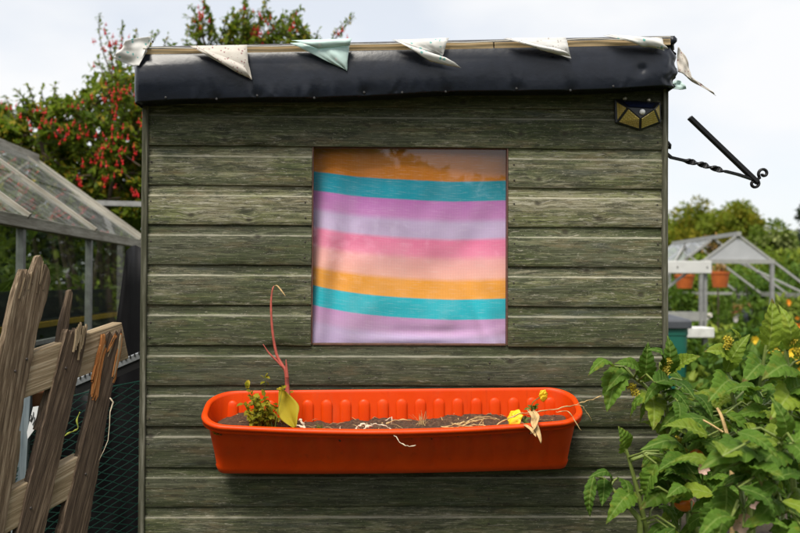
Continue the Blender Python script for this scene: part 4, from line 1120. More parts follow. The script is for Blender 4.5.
# second picket with splintered head
pk2 = slab('picket', [(2, 600), (50, 400), (66, 333), (68, 329), (71, 334), (73, 330), (75, 336), (78, 328), (80, 338), (83, 327), (86, 335), (88, 326), (86, 340), (84, 352), (76, 385), (30, 600)], 0.026, M_PICK, fence, 0.028, ((20, 540), (78, 335)), label='dark picket snapped off below its top')
for k, (x0, y0, x1, y1, w) in enumerate(((77, 346, 80, 324, 1.1), (80, 352, 83, 328, 1.0), (83, 345, 87, 324, 0.9), (74, 352, 77, 329, 1.0), (79, 360, 81, 334, 1.1), (81.5, 349, 85, 326, 0.9), (76, 350, 78.5, 327, 0.8), (78.5, 343, 81.5, 322, 0.7))):
    slab('splinter', [(x0-w/2, y0), (x1-0.4, y1), (x1+0.6, y1+1), (x0+w/2, y0)], 0.006, M_RAIL, fence, 0.036, ((x0, y0), (x1, y1)), bevel=0)
# third picket, torn open to orange heartwood at the top
pk3 = slab('picket', [(44, 600), (89, 420), (95, 392), (99, 372), (102, 350), (106, 335), (110, 331), (113, 336), (116, 330), (119, 334), (121.5, 328), (122.5, 338), (119, 356), (113, 386), (76, 600)], 0.026, M_PICK, fence, 0.028, ((62, 540), (113, 335)), label='dark picket torn open at the top')
rs = random.Random(19)
for k in range(26):                      # orange strands torn along the left flank, right flank and across the head
    if k < 15: x0, y0 = 94 + rs.uniform(-1.2, 3.0), rs.uniform(372, 400); x1, y1 = 104.5 + rs.uniform(-2.5, 2.2), rs.uniform(333, 350)
    elif k < 22: x0, y0 = 114.5 + rs.uniform(-1, 1.5), rs.uniform(368, 386); x1, y1 = 122 + rs.uniform(-1.2, 1.0), rs.uniform(330, 342)
    else: x0, y0 = 109 + rs.uniform(-2, 2), rs.uniform(348, 358); x1, y1 = 116 + rs.uniform(-2.5, 2.5), rs.uniform(331, 338)
    w = rs.uniform(2.0, 4.4); mx_, my_ = (x0+x1)/2 + rs.uniform(-.8, .8), (y0+y1)/2
    slab('splinter', [(x0-w*0.3, y0+3), (mx_-w/2, my_+4), (x1-0.5, y1), (x1+0.4, y1+1.5), (mx_+w/2, my_-3), (x0+w*0.4, y0-2)], 0.008, M_SPLINT if k % 6 else M_RAIL, fence, 0.0290 + rs.uniform(0, 0.0035), ((x0, y0), (x1, y1)), bevel=0)
# rails behind the pickets
def rail(p, q, h, d, name='rail', lab=None):
    a, b = fat(*p, 0), fat(*q, 0); ax = (b-a).normalized(); up = Vector((0, 0, 1)); sd = ax.cross(up).normalized(); up = sd.cross(ax)
    M3 = Matrix((sd, up, ax)).transposed().to_4x4(); M4 = Matrix.Translation((a+b)/2) @ M3; L_ = (b-a).length
    mb = MB(); mb.box((-d/2, -h/2, -L_/2), (d/2, h/2, L_/2)); o = mb.build(name, M_RAIL, None, bevel=0.003, label=lab); o.matrix_basis = M4; o.parent = fence; return o
rail((-60, 405), (121, 340), 0.105, 0.040, lab='upper tan rail with a sawn end')
rail((-60, 545), (82, 470), 0.095, 0.040, lab='lower tan rail')
# short broken post stub
slab('post_stub', [(-12, 600), (-6, 470), (1, 436), (4, 429), (8, 432), (12, 426), (17, 430), (21, 431), (20, 452), (12, 500), (8, 600)], 0.05, M_RAIL, fence, -0.03, ((0, 560), (12, 432)), label='mossy broken post stub')
for x, y, pk in ((27, 359, pk1), (15.5, 371, pk1), (66, 368, pk2), (31, 508, pk2), (86, 474, pk3)): nailh(x, y, pk, 0.0295 if x > 28 else 0.0255)
# thin curling bark fibre hanging from the torn picket
c = [fat(x, y, 0.05) for x, y in ((110, 398), (113, 402), (110, 412), (109.5, 425), (108, 440), (104, 450), (99, 460))]
mb = MB(); mb.tube(c, [0.003, 0.0034, 0.0018, 0.0013, 0.0011, 0.0009, 0.0005], 5, flat=0.5); mb.build('fibre', M_PALE, fence, smooth=True)
adopt(fence)

# ------------------------------------------------------------------ green wire netting beside the shed
def netting():
    Mw = plain('green_pvc_wire', (0.006, 0.042, 0.030), 0.4, 0.25, 60, bumps=0)
    a, b = Vector((-1.28, 0.02, 0)), Vector((XL-0.03, 0.30, 0))
    root = thing('wire_netting_fence', 'green plastic-coated wire netting sagging between picket fence and shed', 'fence', tuple((a+b)/2))
    L_ = (b-a).length; d = (b-a)/L_; up = Vector((0, 0, 1)); mb = MB(); nn = d.cross(up)
    def P(u, z): return a + d*u + up*(z + 0.02*math.sin(u*5) + 0.22*(u-0.3)) + nn*(0.03*noise.noise((u*3, z*3, 0)))
    step = 0.052; top = 1.02
    for sgn in (1, -1):
        k = -60
        while k < 80:
            pts = []
            for i in range(150):
                z = 0.0 + top*i/149; u = k*step + sgn*z*2.1 + (0.0 if sgn > 0 else 0.02) + 0.005*math.sin(z/step*math.pi*2)
                if 0 <= u <= L_: pts.append(P(u, z))
            if len(pts) > 2: mb.tube(pts, 0.0014, 4, cap=False)
            k += 1
    mb.build('netting', Mw, root, kind='stuff')
    mb = MB(); mb.tube([P(L_*i/20, top+0.004) for i in range(21)], 0.0022, 5); mb.build('top_wire', Mw, root)
    for u in (0.02, L_-0.02):
        mb = MB(); q = a+d*u; mb.tube([q, q+up*1.12], 0.009, 8); mb.build('stake', Mw, root)
    adopt(root)
netting()

def left_bits():
    # notched grey strip slanting up to the shed corner
    Mg = plain('grey_perforated_strip', (0.34, 0.36, 0.38), 0.5, 0.2, 50, 0.3); Mk = plain('black_rubber', (0.012, 0.012, 0.013), 0.7, 0.2)
    a, b = at(74, 383, 0.22), at(146, 352.5, 0.34)
    root = thing('notched_strip', 'grey notched strip slanting from the fence to the shed corner', 'strip', tuple(a))
    d = (b-a).normalized(); up = d.cross(Vector((0, 1, 0))).normalized()*-1; 
    mb = MB(); mb.bar(a, b, 0.012, 0.020); mb.build('strip', Mg, root, bevel=0.001)
    me = None
    for k in range(16):
        p = a.lerp(b, (k+0.5)/16)
        mb = MB(); mb.bar(p + Vector((0, -0.0075, 0.012)), p + Vector((0, -0.0075, 0.004)), 0.004, 0.004, up=(1, 0, 0)); mb.build('notch', Mk, root)
    mb = MB(); mb.bar(a+Vector((0, .003, -0.024)), b+Vector((0, .003, -0.024)), 0.010, 0.026); mb.build('rubber_edge', Mk, root); adopt(root)
    # blue-grey board standing behind the pickets, with a white tag
    Mb = timber('blue_grey_painted_board', (0.09, 0.115, 0.13), (0.16, 0.20, 0.225), (0.25, 0.29, 0.31), (40, 40, 2), bs=0.3)
    p = [at(x, y, 0.10) for x, y in ((15, 330), (34, 330), (26, 470), (6, 470))]
    mb = MB(); bk = [q+Vector((0, 0.02, 0)) for q in p]; mb.poly(p); mb.poly(bk[::-1])
    for i in range(4): mb.quad(p[i], bk[i], bk[(i+1) % 4], p[(i+1) % 4])
    # it runs down to the ground
    g0, g1 = Vector((p[3].x-0.1, p[3].y, 0)), Vector((p[2].x-0.1, p[2].y, 0)); mb.poly([p[3], p[2], g1, g0]); 
    o = fixn(mb.build('painted_board', Mb, None)); tag(o, 'blue-grey painted board standing behind the broken fence', 'board')
    Mt = plain('white_plastic_tag', (0.72, 0.73, 0.74), 0.4, 0.06, 40, bumps=0)
    q = [at(x, y, 0.085) for x, y in ((33, 407), (38.5, 406), (34, 430), (27.5, 439), (27, 432))]
    mb = MB(); bk = [v+Vector((0, 0.004, 0)) for v in q]; mb.poly(q); mb.poly(bk[::-1])
    for i in range(5): mb.quad(q[i], bk[i], bk[(i+1) % 5], q[(i+1) % 5])
    root = thing('plastic_tag', 'white plastic tag with dark marks hanging behind the pickets', 'tag', tuple(q[0])); fixn(mb.build('tag_body', Mt, root))
    mb = MB()
    for (x0, y0), (x1, y1) in (((33.5, 412), (31, 422)), ((34.5, 417), (32.5, 425)), ((31.5, 415), (30, 421))):
        mb.tube([at(x0, y0, 0.0835), at((x0+x1)/2+0.8, (y0+y1)/2, 0.0835), at(x1, y1, 0.0835)], 0.0012, 4)
    mb.build('mark', Mk, root, kind='stuff'); adopt(root)
    # brown pot rim and rubbish behind
    Mp = plain('terracotta_shard', (0.30, 0.12, 0.06), 0.8)
    c = at(40, 392, 0.16); root = thing('clay_pot', 'brown clay pot half hidden behind the pickets', 'pot', (c.x, c.y, c.z-0.07)); mb = MB()
    rows = [[(c.x + r_*math.cos(a), c.y + r_*math.sin(a), c.z+z) for a in [2*math.pi*i/20 for i in range(21)]] for r_, z in ((0.001, -0.07), (0.035, -0.07), (0.046, 0.0), (0.050, 0.0), (0.050, 0.016), (0.044, 0.016), (0.034, -0.05))]
    mb.grid(rows); mb.build('pot_wall', Mp, root, smooth=True); adopt(root)
    # yellow-green twine with a sprig
    My = plain('yellow_green_twine', (0.24, 0.27, 0.03), 0.6, 0.2)
    mb = MB(); c = curve([(56, 441), (63, 437), (69, 433), (74, 431), (78, 428), (77, 420), (80, 412)], -0.02, 0.02); mb.tube(c, [0.0022+0.0012*math.sin(i*0.7) for i in range(len(c))], 5)
    o = mb.build('twine', My, None, smooth=True); tag(o, 'yellow-green twine tied on the netting between two dark pickets', 'twine')
left_bits()

# ------------------------------------------------------------------ old greenhouse behind the fence
M_ALU = plain('dull_grey_aluminium', (0.30, 0.30, 0.29), 0.55, 0.25, 25, 0.35, bumps=0.05)
M_OLDWOOD = timber('grey_greenhouse_timber', (0.22, 0.20, 0.16), (0.40, 0.37, 0.31), (0.56, 0.53, 0.46), (40, 40, 3), bs=0.3)
M_GHWALL = glassmat('greenhouse_wall_glass', tint=(0.66, 0.72, 0.68), dirt=0.012, dirtcol=(0.25, 0.25, 0.22), gloss_rough=0.03, scale=3.0)
M_GHGLASS = glassmat('dirty_greenhouse_glass', tint=(0.86, 0.90, 0.87), dirt=0.17, dirtcol=(0.46, 0.47, 0.45), gloss_rough=0.03, scale=9.0)
def zbar(o_name, a, b, w, h, mat, parent, up=(0, 0, 1), bevel=0.0, label=None):
    a, b = Vector(a), Vector(b); ax = (b-a).normalized(); upv = Vector(up); sd = ax.cross(upv).normalized(); upv = sd.cross(ax)
    M4 = Matrix.Translation((a+b)/2) @ Matrix((sd, upv, ax)).transposed().to_4x4(); L_ = (b-a).length
    mb = MB(); mb.box((-w/2, -h/2, -L_/2), (w/2, h/2, L_/2)); o = mb.build(o_name, mat, None, bevel=bevel, label=label); o.matrix_basis = M4; o.parent = parent; return o
def left_greenhouse():
    E1 = at(144, 243, 3.45); ez = E1.z                          # far end of the eaves
    d0 = at(2, 219, 0.95); 
    dr = Vector((E1.x-d0.x, E1.y-d0.y, 0)).normalized()
    E0 = Vector((E1.x, E1.y, 0)) - dr*3.9                       # near end, out of frame
    rdg1 = at(36, 160, 3.45); ac = Vector((-dr.y, dr.x, 0))      # across, to the left
    half = (Vector((rdg1.x, rdg1.y, 0))-Vector((E1.x, E1.y, 0))).dot(ac); rz = rdg1.z
    root = thing('old_greenhouse', 'old greenhouse with dusty sloping glass roof behind the picket fence', 'greenhouse', (E0.x + dr.x*1.9 + ac.x*half, E0.y + dr.y*1.9 + ac.y*half, 0))
    def W(s, a, z): return Vector((E0.x, E0.y, 0)) + dr*s + ac*a + Vector((0, 0, z))
    LEN = 3.9; st = [3.88, 3.66, 2.62, 1.62, 0.62, 0.02]
    zbar('eaves_beam', W(0, 0, ez-0.012), W(LEN, 0, ez-0.012), 0.045, 0.050, M_OLDWOOD, root, bevel=0.003)
    zbar('eaves_beam', W(0, 2*half, ez-0.012), W(LEN, 2*half, ez-0.012), 0.045, 0.050, M_OLDWOOD, root)
    zbar('ridge', W(0, half, rz+0.01), W(LEN, half, rz+0.01), 0.06, 0.045, M_OLDWOOD, root, bevel=0.003)
    for k, s in enumerate(st):
        zbar('glazing_bar', W(s, -0.03, ez+0.012), W(s, half, rz+0.004), 0.020, 0.024, M_OLDWOOD, root, bevel=0.002)
        if k in (0, 2, 4): zbar('glazing_bar', W(s, 2*half+0.03, ez+0.012), W(s, half, rz+0.004), 0.016, 0.016, M_OLDWOOD, root)
        zbar('post', W(s, 0.004, 0), W(s, 0.004, ez-0.038), 0.030, 0.030, M_ALU, root, up=dr)
    for k in range(len(st)-1):
        s1, s0 = st[k]-0.012, st[k+1]+0.012
        for (a0, z0, a1, z1) in ((-0.035, ez+0.010, half*0.52, ez+0.010+(rz-ez)*0.52), (half*0.49, ez+0.018+(rz-ez)*0.50, half-0.01, rz+0.006)):
            mb = MB(); mb.quad(W(s0, a0, z0), W(s1, a0, z0), W(s1, a1, z1), W(s0, a1, z1)); mb.build('roof_pane', M_GHGLASS, root)
        mb = MB(); mb.quad(W(s0, 2*half, ez+.01), W(s1, 2*half, ez+.01), W(s1, half, rz+.005), W(s0, half, rz+.005)); mb.build('roof_pane', M_GHGLASS, root)
        mb = MB(); mb.quad(W(s0-.01, 0.004, 0.35), W(s1+.01, 0.004, 0.35), W(s1+.01, 0.004, ez-0.04), W(s0-.01, 0.004, ez-0.04)); mb.build('wall_pane', M_GHWALL, root)
        mb = MB(); mb.quad(W(s0-.01, 2*half, 0.35), W(s1+.01, 2*half, 0.35), W(s1+.01, 2*half, ez-0.04), W(s0-.01, 2*half, ez-0.04)); mb.build('wall_pane', M_GHWALL, root)
    zbar('sill', W(0, 0.002, 0.62), W(LEN, 0.002, 0.62), 0.05, 0.035, M_OLDWOOD, root)
    zbar('base_wall', W(0, 0.0, 0.18), W(LEN, 0.0, 0.18), 0.08, 0.36, M_OLDWOOD, root)
    zbar('mid_rail', W(0, 0.006, 1.13), W(LEN, 0.006, 1.13), 0.02, 0.018, M_ALU, root)
    adopt(root)
    # staging inside: dark boards with a yellow edge
    Md = plain('black_staging_board', (0.012, 0.013, 0.015), 0.6, 0.3, 10); My = plain('yellow_edge', (0.50, 0.30, 0.02), 0.6, 0.2, 20); Mbl = plain('blue_grey_tray', (0.05, 0.085, 0.11), 0.5)
    b = thing('staging_bench', 'black staging bench with a yellow edge inside the old greenhouse', 'bench', tuple(W(2.2, 0.35, 0)))
    zbar('bench_top', W(0.3, 0.30, 1.195), W(3.7, 0.30, 1.195), 0.36, 0.03, Md, b)
    zbar('back_board', W(0.3, 0.16, 1.28), W(3.7, 0.16, 1.28), 0.015, 0.14, Md, b)
    zbar('yellow_edge', W(0.3, 0.11, 1.190), W(3.7, 0.11, 1.190), 0.015, 0.026, My, b)
    zbar('lower_board', W(0.3, 0.14, 1.06), W(3.7, 0.14, 1.06), 0.012, 0.22, plain('grey_green_panel', (0.035, 0.045, 0.035), 0.6), b)
    zbar('shelf', W(0.3, 0.10, 0.92), W(3.7, 0.10, 0.92), 0.03, 0.03, M_OLDWOOD, b)
    for s in (0.35, 1.5, 2.6, 3.65): zbar('leg', W(s, 0.3, 0), W(s, 0.3, 1.18), 0.05, 0.05, Md, b)
    adopt(b)
    return W, half, ez, rz
GHW, GHH, GEZ, GRZ = left_greenhouse()

# ------------------------------------------------------------------ foliage helpers
def leaf_cloud(mb, c, rad, n, L_, r, ratio=0.5, droop=0.2, shell=0.55):
    c = Vector(c)
    for _ in range(n):
        v = rvec(r); p = c + Vector((v.x*rad[0], v.y*rad[1], v.z*rad[2]))*(shell + (1-shell)*r.random()**0.5 if r.random() < 0.8 else r.random())
        d = (v*0.7 + rvec(r) + Vector((0, 0, -droop))).normalized(); s = L_*r.uniform(0.6, 1.25)
        simple_leaf(mb, p, d, rvec(r) + Vector((0, 0, 0.8)), s, s*ratio)
def simple_leaf(mb, p, d, up, L_, W_):
    s = d.cross(up); 
    if s.length < 1e-3: s = d.cross(Vector((1, 0, 0)))
    s.normalize(); n = s.cross(d)
    i = len(mb.v)
    mb.v += [tuple(p), tuple(p+d*L_*0.5+s*W_*0.5+n*W_*0.15), tuple(p+d*L_-n*L_*0.08), tuple(p+d*L_*0.5-s*W_*0.5+n*W_*0.15)]
    mb.f += [(i, i+1, i+2), (i, i+2, i+3)]

M_BARK = timber('bark', (0.045, 0.032, 0.022), (0.10, 0.075, 0.05), (0.18, 0.14, 0.10), (30, 30, 8), bs=0.8)
M_FUCH = leafmat('fuchsia_leaf', (0.034, 0.068, 0.006), (0.20, 0.255, 0.020), 0.55, 0.35)
M_FUCHY = leafmat('fuchsia_leaf_yellowing', (0.13, 0.13, 0.01), (0.36, 0.26, 0.02), 0.55, 0.35)
M_SEPAL = plain('fuchsia_red', (0.56, 0.006, 0.008), 0.45, 0.3, 30, bumps=0)
def fuchsia():
    Y = 4.6; r = random.Random(11)
    base = Vector((at(100, 300, Y).x, Y+0.1, 0)); root = thing('fuchsia_bush', 'tall fuchsia bush full of red hanging flowers behind the shed', 'bush', tuple(base))
    base2 = Vector((at(250, 300, Y).x, Y+0.2, 0))
    st, lf, ly = MB(), MB(), MB(); flowers = []
    def spray(b, tip, n_leaf, bend=0.25, L_=0.042, y=0.0, fl=2, r0=0.012):
        b, tip = Vector(b), Vector(tip); mid = b.lerp(tip, 0.55) + Vector((r.uniform(-.1, .1), r.uniform(-.1, .1), bend*(tip-b).length*0.35))
        pts = [((1-t)**2)*b + 2*t*(1-t)*mid + t*t*tip for t in [i/10 for i in range(11)]]
        st.tube(pts, taper(11, r0, 0.0025), 5, cap=False)
        for k in range(n_leaf):
            t = 0.25 + 0.75*(k+r.random())/n_leaf; i = min(9, int(t*10)); p = pts[i].lerp(pts[i+1], t*10-i)
            d = (rvec(r) + (pts[i+1]-pts[i]).normalized()*0.6 + Vector((0, 0, -0.25))).normalized(); s = L_*r.uniform(0.6, 1.3)
            small_leaf(ly if r.random() < 0.10+y else lf, p + rvec(r)*0.012, d, Vector((r.uniform(-.5, .5), -0.4, 1)), s, s*0.52)
        for k in range(fl):
            t = r.uniform(0.35, 1.0); i = min(9, int(t*10)); flowers.append(pts[i] + Vector((r.uniform(-.03, .03), r.uniform(-.12, 0), -0.035)))
    # main stems
    hub = []
    for k in range(9):
        tip = at(r.uniform(10, 170), r.uniform(120, 200), Y + r.uniform(-0.4, 0.7)); hub.append(tip)
        m = base.lerp(tip, 0.5)+Vector((r.uniform(-.15, .15), 0, 0.1)); st.tube([base+Vector((r.uniform(-.2, .2), r.uniform(-.2, .2), 0)), m, tip], [0.03, 0.022, 0.014], 6, cap=False)
    hub2 = []
    for k in range(6):
        tip = at(r.uniform(200, 330), r.uniform(60, 110), Y + r.uniform(-0.2, 0.5)); hub2.append(tip)
        m = base2.lerp(tip, 0.5)+Vector((r.uniform(-.15, .15), 0, 0.1)); st.tube([base2+Vector((r.uniform(-.2, .2), r.uniform(-.2, .2), 0)), m, tip], [0.03, 0.022, 0.014], 6, cap=False)
    # outline of the dense mass (pixels): x -> top
    prof = [(-30, 112), (0, 104), (22, 90), (38, 100), (52, 92), (70, 98), (85, 90), (98, 80), (108, 68), (118, 60), (132, 62), (146, 60), (175, 70)]
    def top(x):
        for (a, b), (c, d) in zip(prof[:-1], prof[1:]):
            if a <= x <= c: return b + (d-b)*(x-a)/(c-a)
        return 110
    for k in range(430):
        x = r.uniform(-28, 172); tp = top(x); y = tp + (215-tp)*r.random()**0.85; yy = Y + r.uniform(-0.55, 0.9)
        tip = at(x, y, yy); h = min(hub, key=lambda q: (q-tip).length + r.random()*0.5); b = h.lerp(tip, 0.45)
        if (tip-b).length > 0.75: b = tip + (b-tip).normalized()*0.75
        spray(b, tip, 46, 0.3, 0.058, 0.12 if y > 150 or x < 40 else 0.0, 0, 0.006)
    # sprays standing clear against the sky
    for (x, y, bx_, by_, nl, fl) in ((128, 44, 126, 70, 16, 1), (110, 52, 116, 80, 18, 1), (134, 50, 136, 72, 14, 0), (98, 60, 108, 90, 16, 1), (146, 48, 144, 66, 12, 0), (100, 13, 112, 75, 16, 3), (104, 30, 112, 78, 14, 3), (122, 24, 122, 62, 16, 2), (115, 40, 118, 70, 14, 2), (137, 30, 132, 64, 10, 0), (152, 33, 140, 60, 10, 0), (160, 32, 150, 60, 10, 0), (168, 36, 160, 60, 10, 0), (57, 82, 66, 110, 12, 0), (27, 84, 33, 112, 14, 0), (42, 88, 52, 118, 12, 0),
                                (5, 95, 16, 120, 10, 1), (75, 90, 80, 118, 12, 1), (88, 86, 92, 110, 12, 1), (107, 72, 112, 95, 14, 0), (14, 88, 26, 118, 12, 0)):
        spray(at(bx_, by_, Y), at(x, y, Y + r.uniform(-.1, .1)), nl*2, 0.2, 0.036, 0.1, fl, 0.006)
    # the part seen above the roof
    prof2 = [(184, 8), (192, 3), (205, 0), (228, 12), (240, 2), (252, -6), (262, 4), (275, 0), (288, 6), (296, 14), (301, 10)]
    for k in range(120):
        i = r.randrange(len(prof2)-1); (a, b), (c, d) = prof2[i], prof2[i+1]; t = r.random(); x = a+(c-a)*t; tp = b+(d-b)*t
        if 212 < x < 228 and r.random() < 0.6: continue
        y = tp + (55-tp)*r.random(); tip = at(x, y, Y+r.uniform(-.3, .4)); h = min(hub2, key=lambda q: (q-tip).length); b_ = h.lerp(tip, 0.4)
        if (tip-b_).length > 0.5: b_ = tip + (b_-tip).normalized()*0.5
        spray(b_, tip, 34, 0.25, 0.048, 0.05, 0, 0.006)
    for (x, y, bx_, by_, nl, fl) in ((302, 9, 262, 40, 26, 2), (290, 16, 258, 44, 22, 2), (190, 5, 196, 50, 22, 2), (205, -4, 205, 50, 22, 3), (247, -12, 240, 45, 30, 2), (310, 32, 300, 55, 12, 0), (318, 30, 306, 58, 12, 0), (354, 15, 328, 48, 18, 1), (345, 22, 332, 46, 14, 2), (322, 38, 318, 55, 8, 0), (272, -8, 258, 40, 22, 1)):
        spray(at(bx_, by_, Y), at(x, y, Y+r.uniform(-.1, .1)), nl*2, 0.15, 0.038, 0.05, fl, 0.006)
    for k in range(70):
        x = r.uniform(-28, 172); tp = top(x)+14; leaf_cloud(lf, at(x, tp+(230-tp)*r.random(), Y+r.uniform(0.5, 1.2)), (0.26, 0.2, 0.24), 80, 0.08, r, 0.55, 0.2, 0.2)
    for k in range(60): leaf_cloud(lf, at(r.uniform(170, 335), r.uniform(62, 290), Y+r.uniform(-0.1, 0.7)), (0.26, 0.22, 0.24), 60, 0.07, r, 0.55, 0.2, 0.2)
    # hanging flowers: tube, four flared sepals, small skirt and stamens
    mb = MB(); s = 1.0
    mb.tube([(0, 0, 0.045), (0, 0, 0.02), (0, 0, 0.0)], [0.002, 0.004, 0.007], 6)
    for k in range(4):
        a = k*math.pi/2+0.4; d = Vector((math.cos(a), math.sin(a), 0)); t = Vector((-d.y, d.x, 0))
        mb.grid([[d*0.004 + t*0.006, d*0.004 - t*0.006], [d*0.018 + t*0.008 + Vector((0, 0, -0.006)), d*0.018 - t*0.008 + Vector((0, 0, -0.006))], [d*0.030 + Vector((0, 0, -0.022)), d*0.0301 + Vector((0, 0, -0.022))]])
    mb.tube([(0, 0, 0), (0, 0, -0.012), (0, 0, -0.024)], [0.006, 0.011, 0.010], 7); mb.tube([(0, 0, -0.02), (0.002, 0.001, -0.05)], 0.0016, 4)
    fm = mb.mesh('flower', True); fm.materials.append(M_SEPAL)
    for (x, y) in ((113, 92), (122, 97), (130, 94), (117, 104), (105, 100), (97, 140), (103, 150), (118, 148), (125, 135), (131, 152), (112, 138), (80, 165), (93, 158), (104, 180), (106, 184), (120, 172), (133, 190), (135, 195), (80, 180), (67, 128), (58, 122), (47, 121), (38, 128), (60, 137), (79, 130), (85, 134), (73, 108), (101, 157), (114, 112), (90, 100), (46, 113), (127, 88), (141, 100), (128, 160), (102, 160), (141, 120), (110, 98), (116, 128), (118, 151), (64, 130), (53, 133), (22, 122), (34, 108), (9, 110),
                   (107, 35), (104, 30), (122, 42), (115, 47), (260, 36), (245, 37), (258, 30), (268, 18), (257, 17), (288, 25), (290, 33), (203, 10), (206, 14), (339, 33), (203, 20), (262, 40), (250, 33)):
        for q in range(3): flowers.append(at(x + r.gauss(0, 4.0), y + r.gauss(0, 4.0), Y - 0.62 + r.uniform(-.1, .1) if y > 60 else Y - 0.2))
    st.build('branches', M_BARK, root, smooth=True); lf.build('foliage', M_FUCH, root, kind='stuff'); ly.build('yellowing_foliage', M_FUCHY, root, kind='stuff')
    r.shuffle(flowers)
    for p in flowers[:230]:
        sc_ = r.uniform(0.42, 0.72); inst('flower', fm, root, Matrix.Translation(p) @ Matrix.Rotation(r.uniform(0, 6), 4, 'Z') @ Matrix.Rotation(r.uniform(-.4, .4), 4, 'X') @ Matrix.Scale(sc_, 4))
    adopt(root)
fuchsia()

def left_back():
    r = random.Random(21)
    # plants inside and beyond the old greenhouse
    Mi = leafmat('greenhouse_leaf', (0.03, 0.055, 0.012), (0.11, 0.14, 0.03), 0.5, 0.25)
    for k, (s, a, h) in enumerate(((3.5, 0.55, 1.50), (2.9, 0.75, 1.62), (2.3, 0.6, 1.5), (1.7, 0.8, 1.66), (1.2, 0.5, 1.55))):
        c = GHW(s, a, 0); root = thing('tomato_vine', ['vine nearest the far corner inside the old greenhouse', 'second vine from the far corner inside the old greenhouse', 'middle vine seen through the old greenhouse wall', 'tall vine at the left inside the old greenhouse', 'vine at the left frame edge inside the old greenhouse'][k], 'plant', tuple(c), 'vines inside the old greenhouse')
        st, lf = MB(), MB(); st.tube([c, c+Vector((.03, 0, h*0.5)), c+Vector((0, 0, h))], [0.012, 0.01, 0.005], 6)
        for q in range(20): leaf_cloud(lf, c+Vector((r.uniform(-.25, .25), r.uniform(-.25, .25), 0.55+(h-0.6)*r.random())), (0.24, 0.24, 0.16), 40, 0.095, r)
        st.build('stem', M_BARK, root); lf.build('foliage', Mi, root, kind='stuff'); adopt(root)
    # grey rail of the next plot
    root = thing('grey_rail', 'plain grey metal rail in front of the fuchsia beside the shed', 'rail', tuple(at(160, 204, 3.7)*1.0))
    a, b = at(96, 203, 3.75), at(190, 205.5, 3.75); zbar('rail', a, b, 0.04, 0.034, M_ALU, root)
    for p in (b + Vector((-0.03, 0.03, 0)), ): zbar('post', (p.x, p.y, 0), (p.x, p.y, p.z+0.04), 0.04, 0.04, M_ALU, root, up=(0, 1, 0))
    adopt(root)
    # black sheet added to stand in for the shade in the passage
    Mk = plain('black_shade_sheet', (0.006, 0.006, 0.007), 0.6, 0.3, 8, bumps=0.4, spec=0.15)
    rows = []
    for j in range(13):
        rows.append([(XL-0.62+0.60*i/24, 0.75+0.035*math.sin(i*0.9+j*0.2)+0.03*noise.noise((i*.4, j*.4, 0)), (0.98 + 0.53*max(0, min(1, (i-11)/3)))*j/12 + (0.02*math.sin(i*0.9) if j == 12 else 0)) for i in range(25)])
    mb = MB(); mb.grid(rows); o = mb.build('gap_shade_sheet', Mk, None, smooth=True); s = o.modifiers.new('t', 'SOLIDIFY'); s.thickness = 0.002
    tag(o, 'black sheet standing in for the shade in the gap beside the shed', 'sheeting')
left_back()
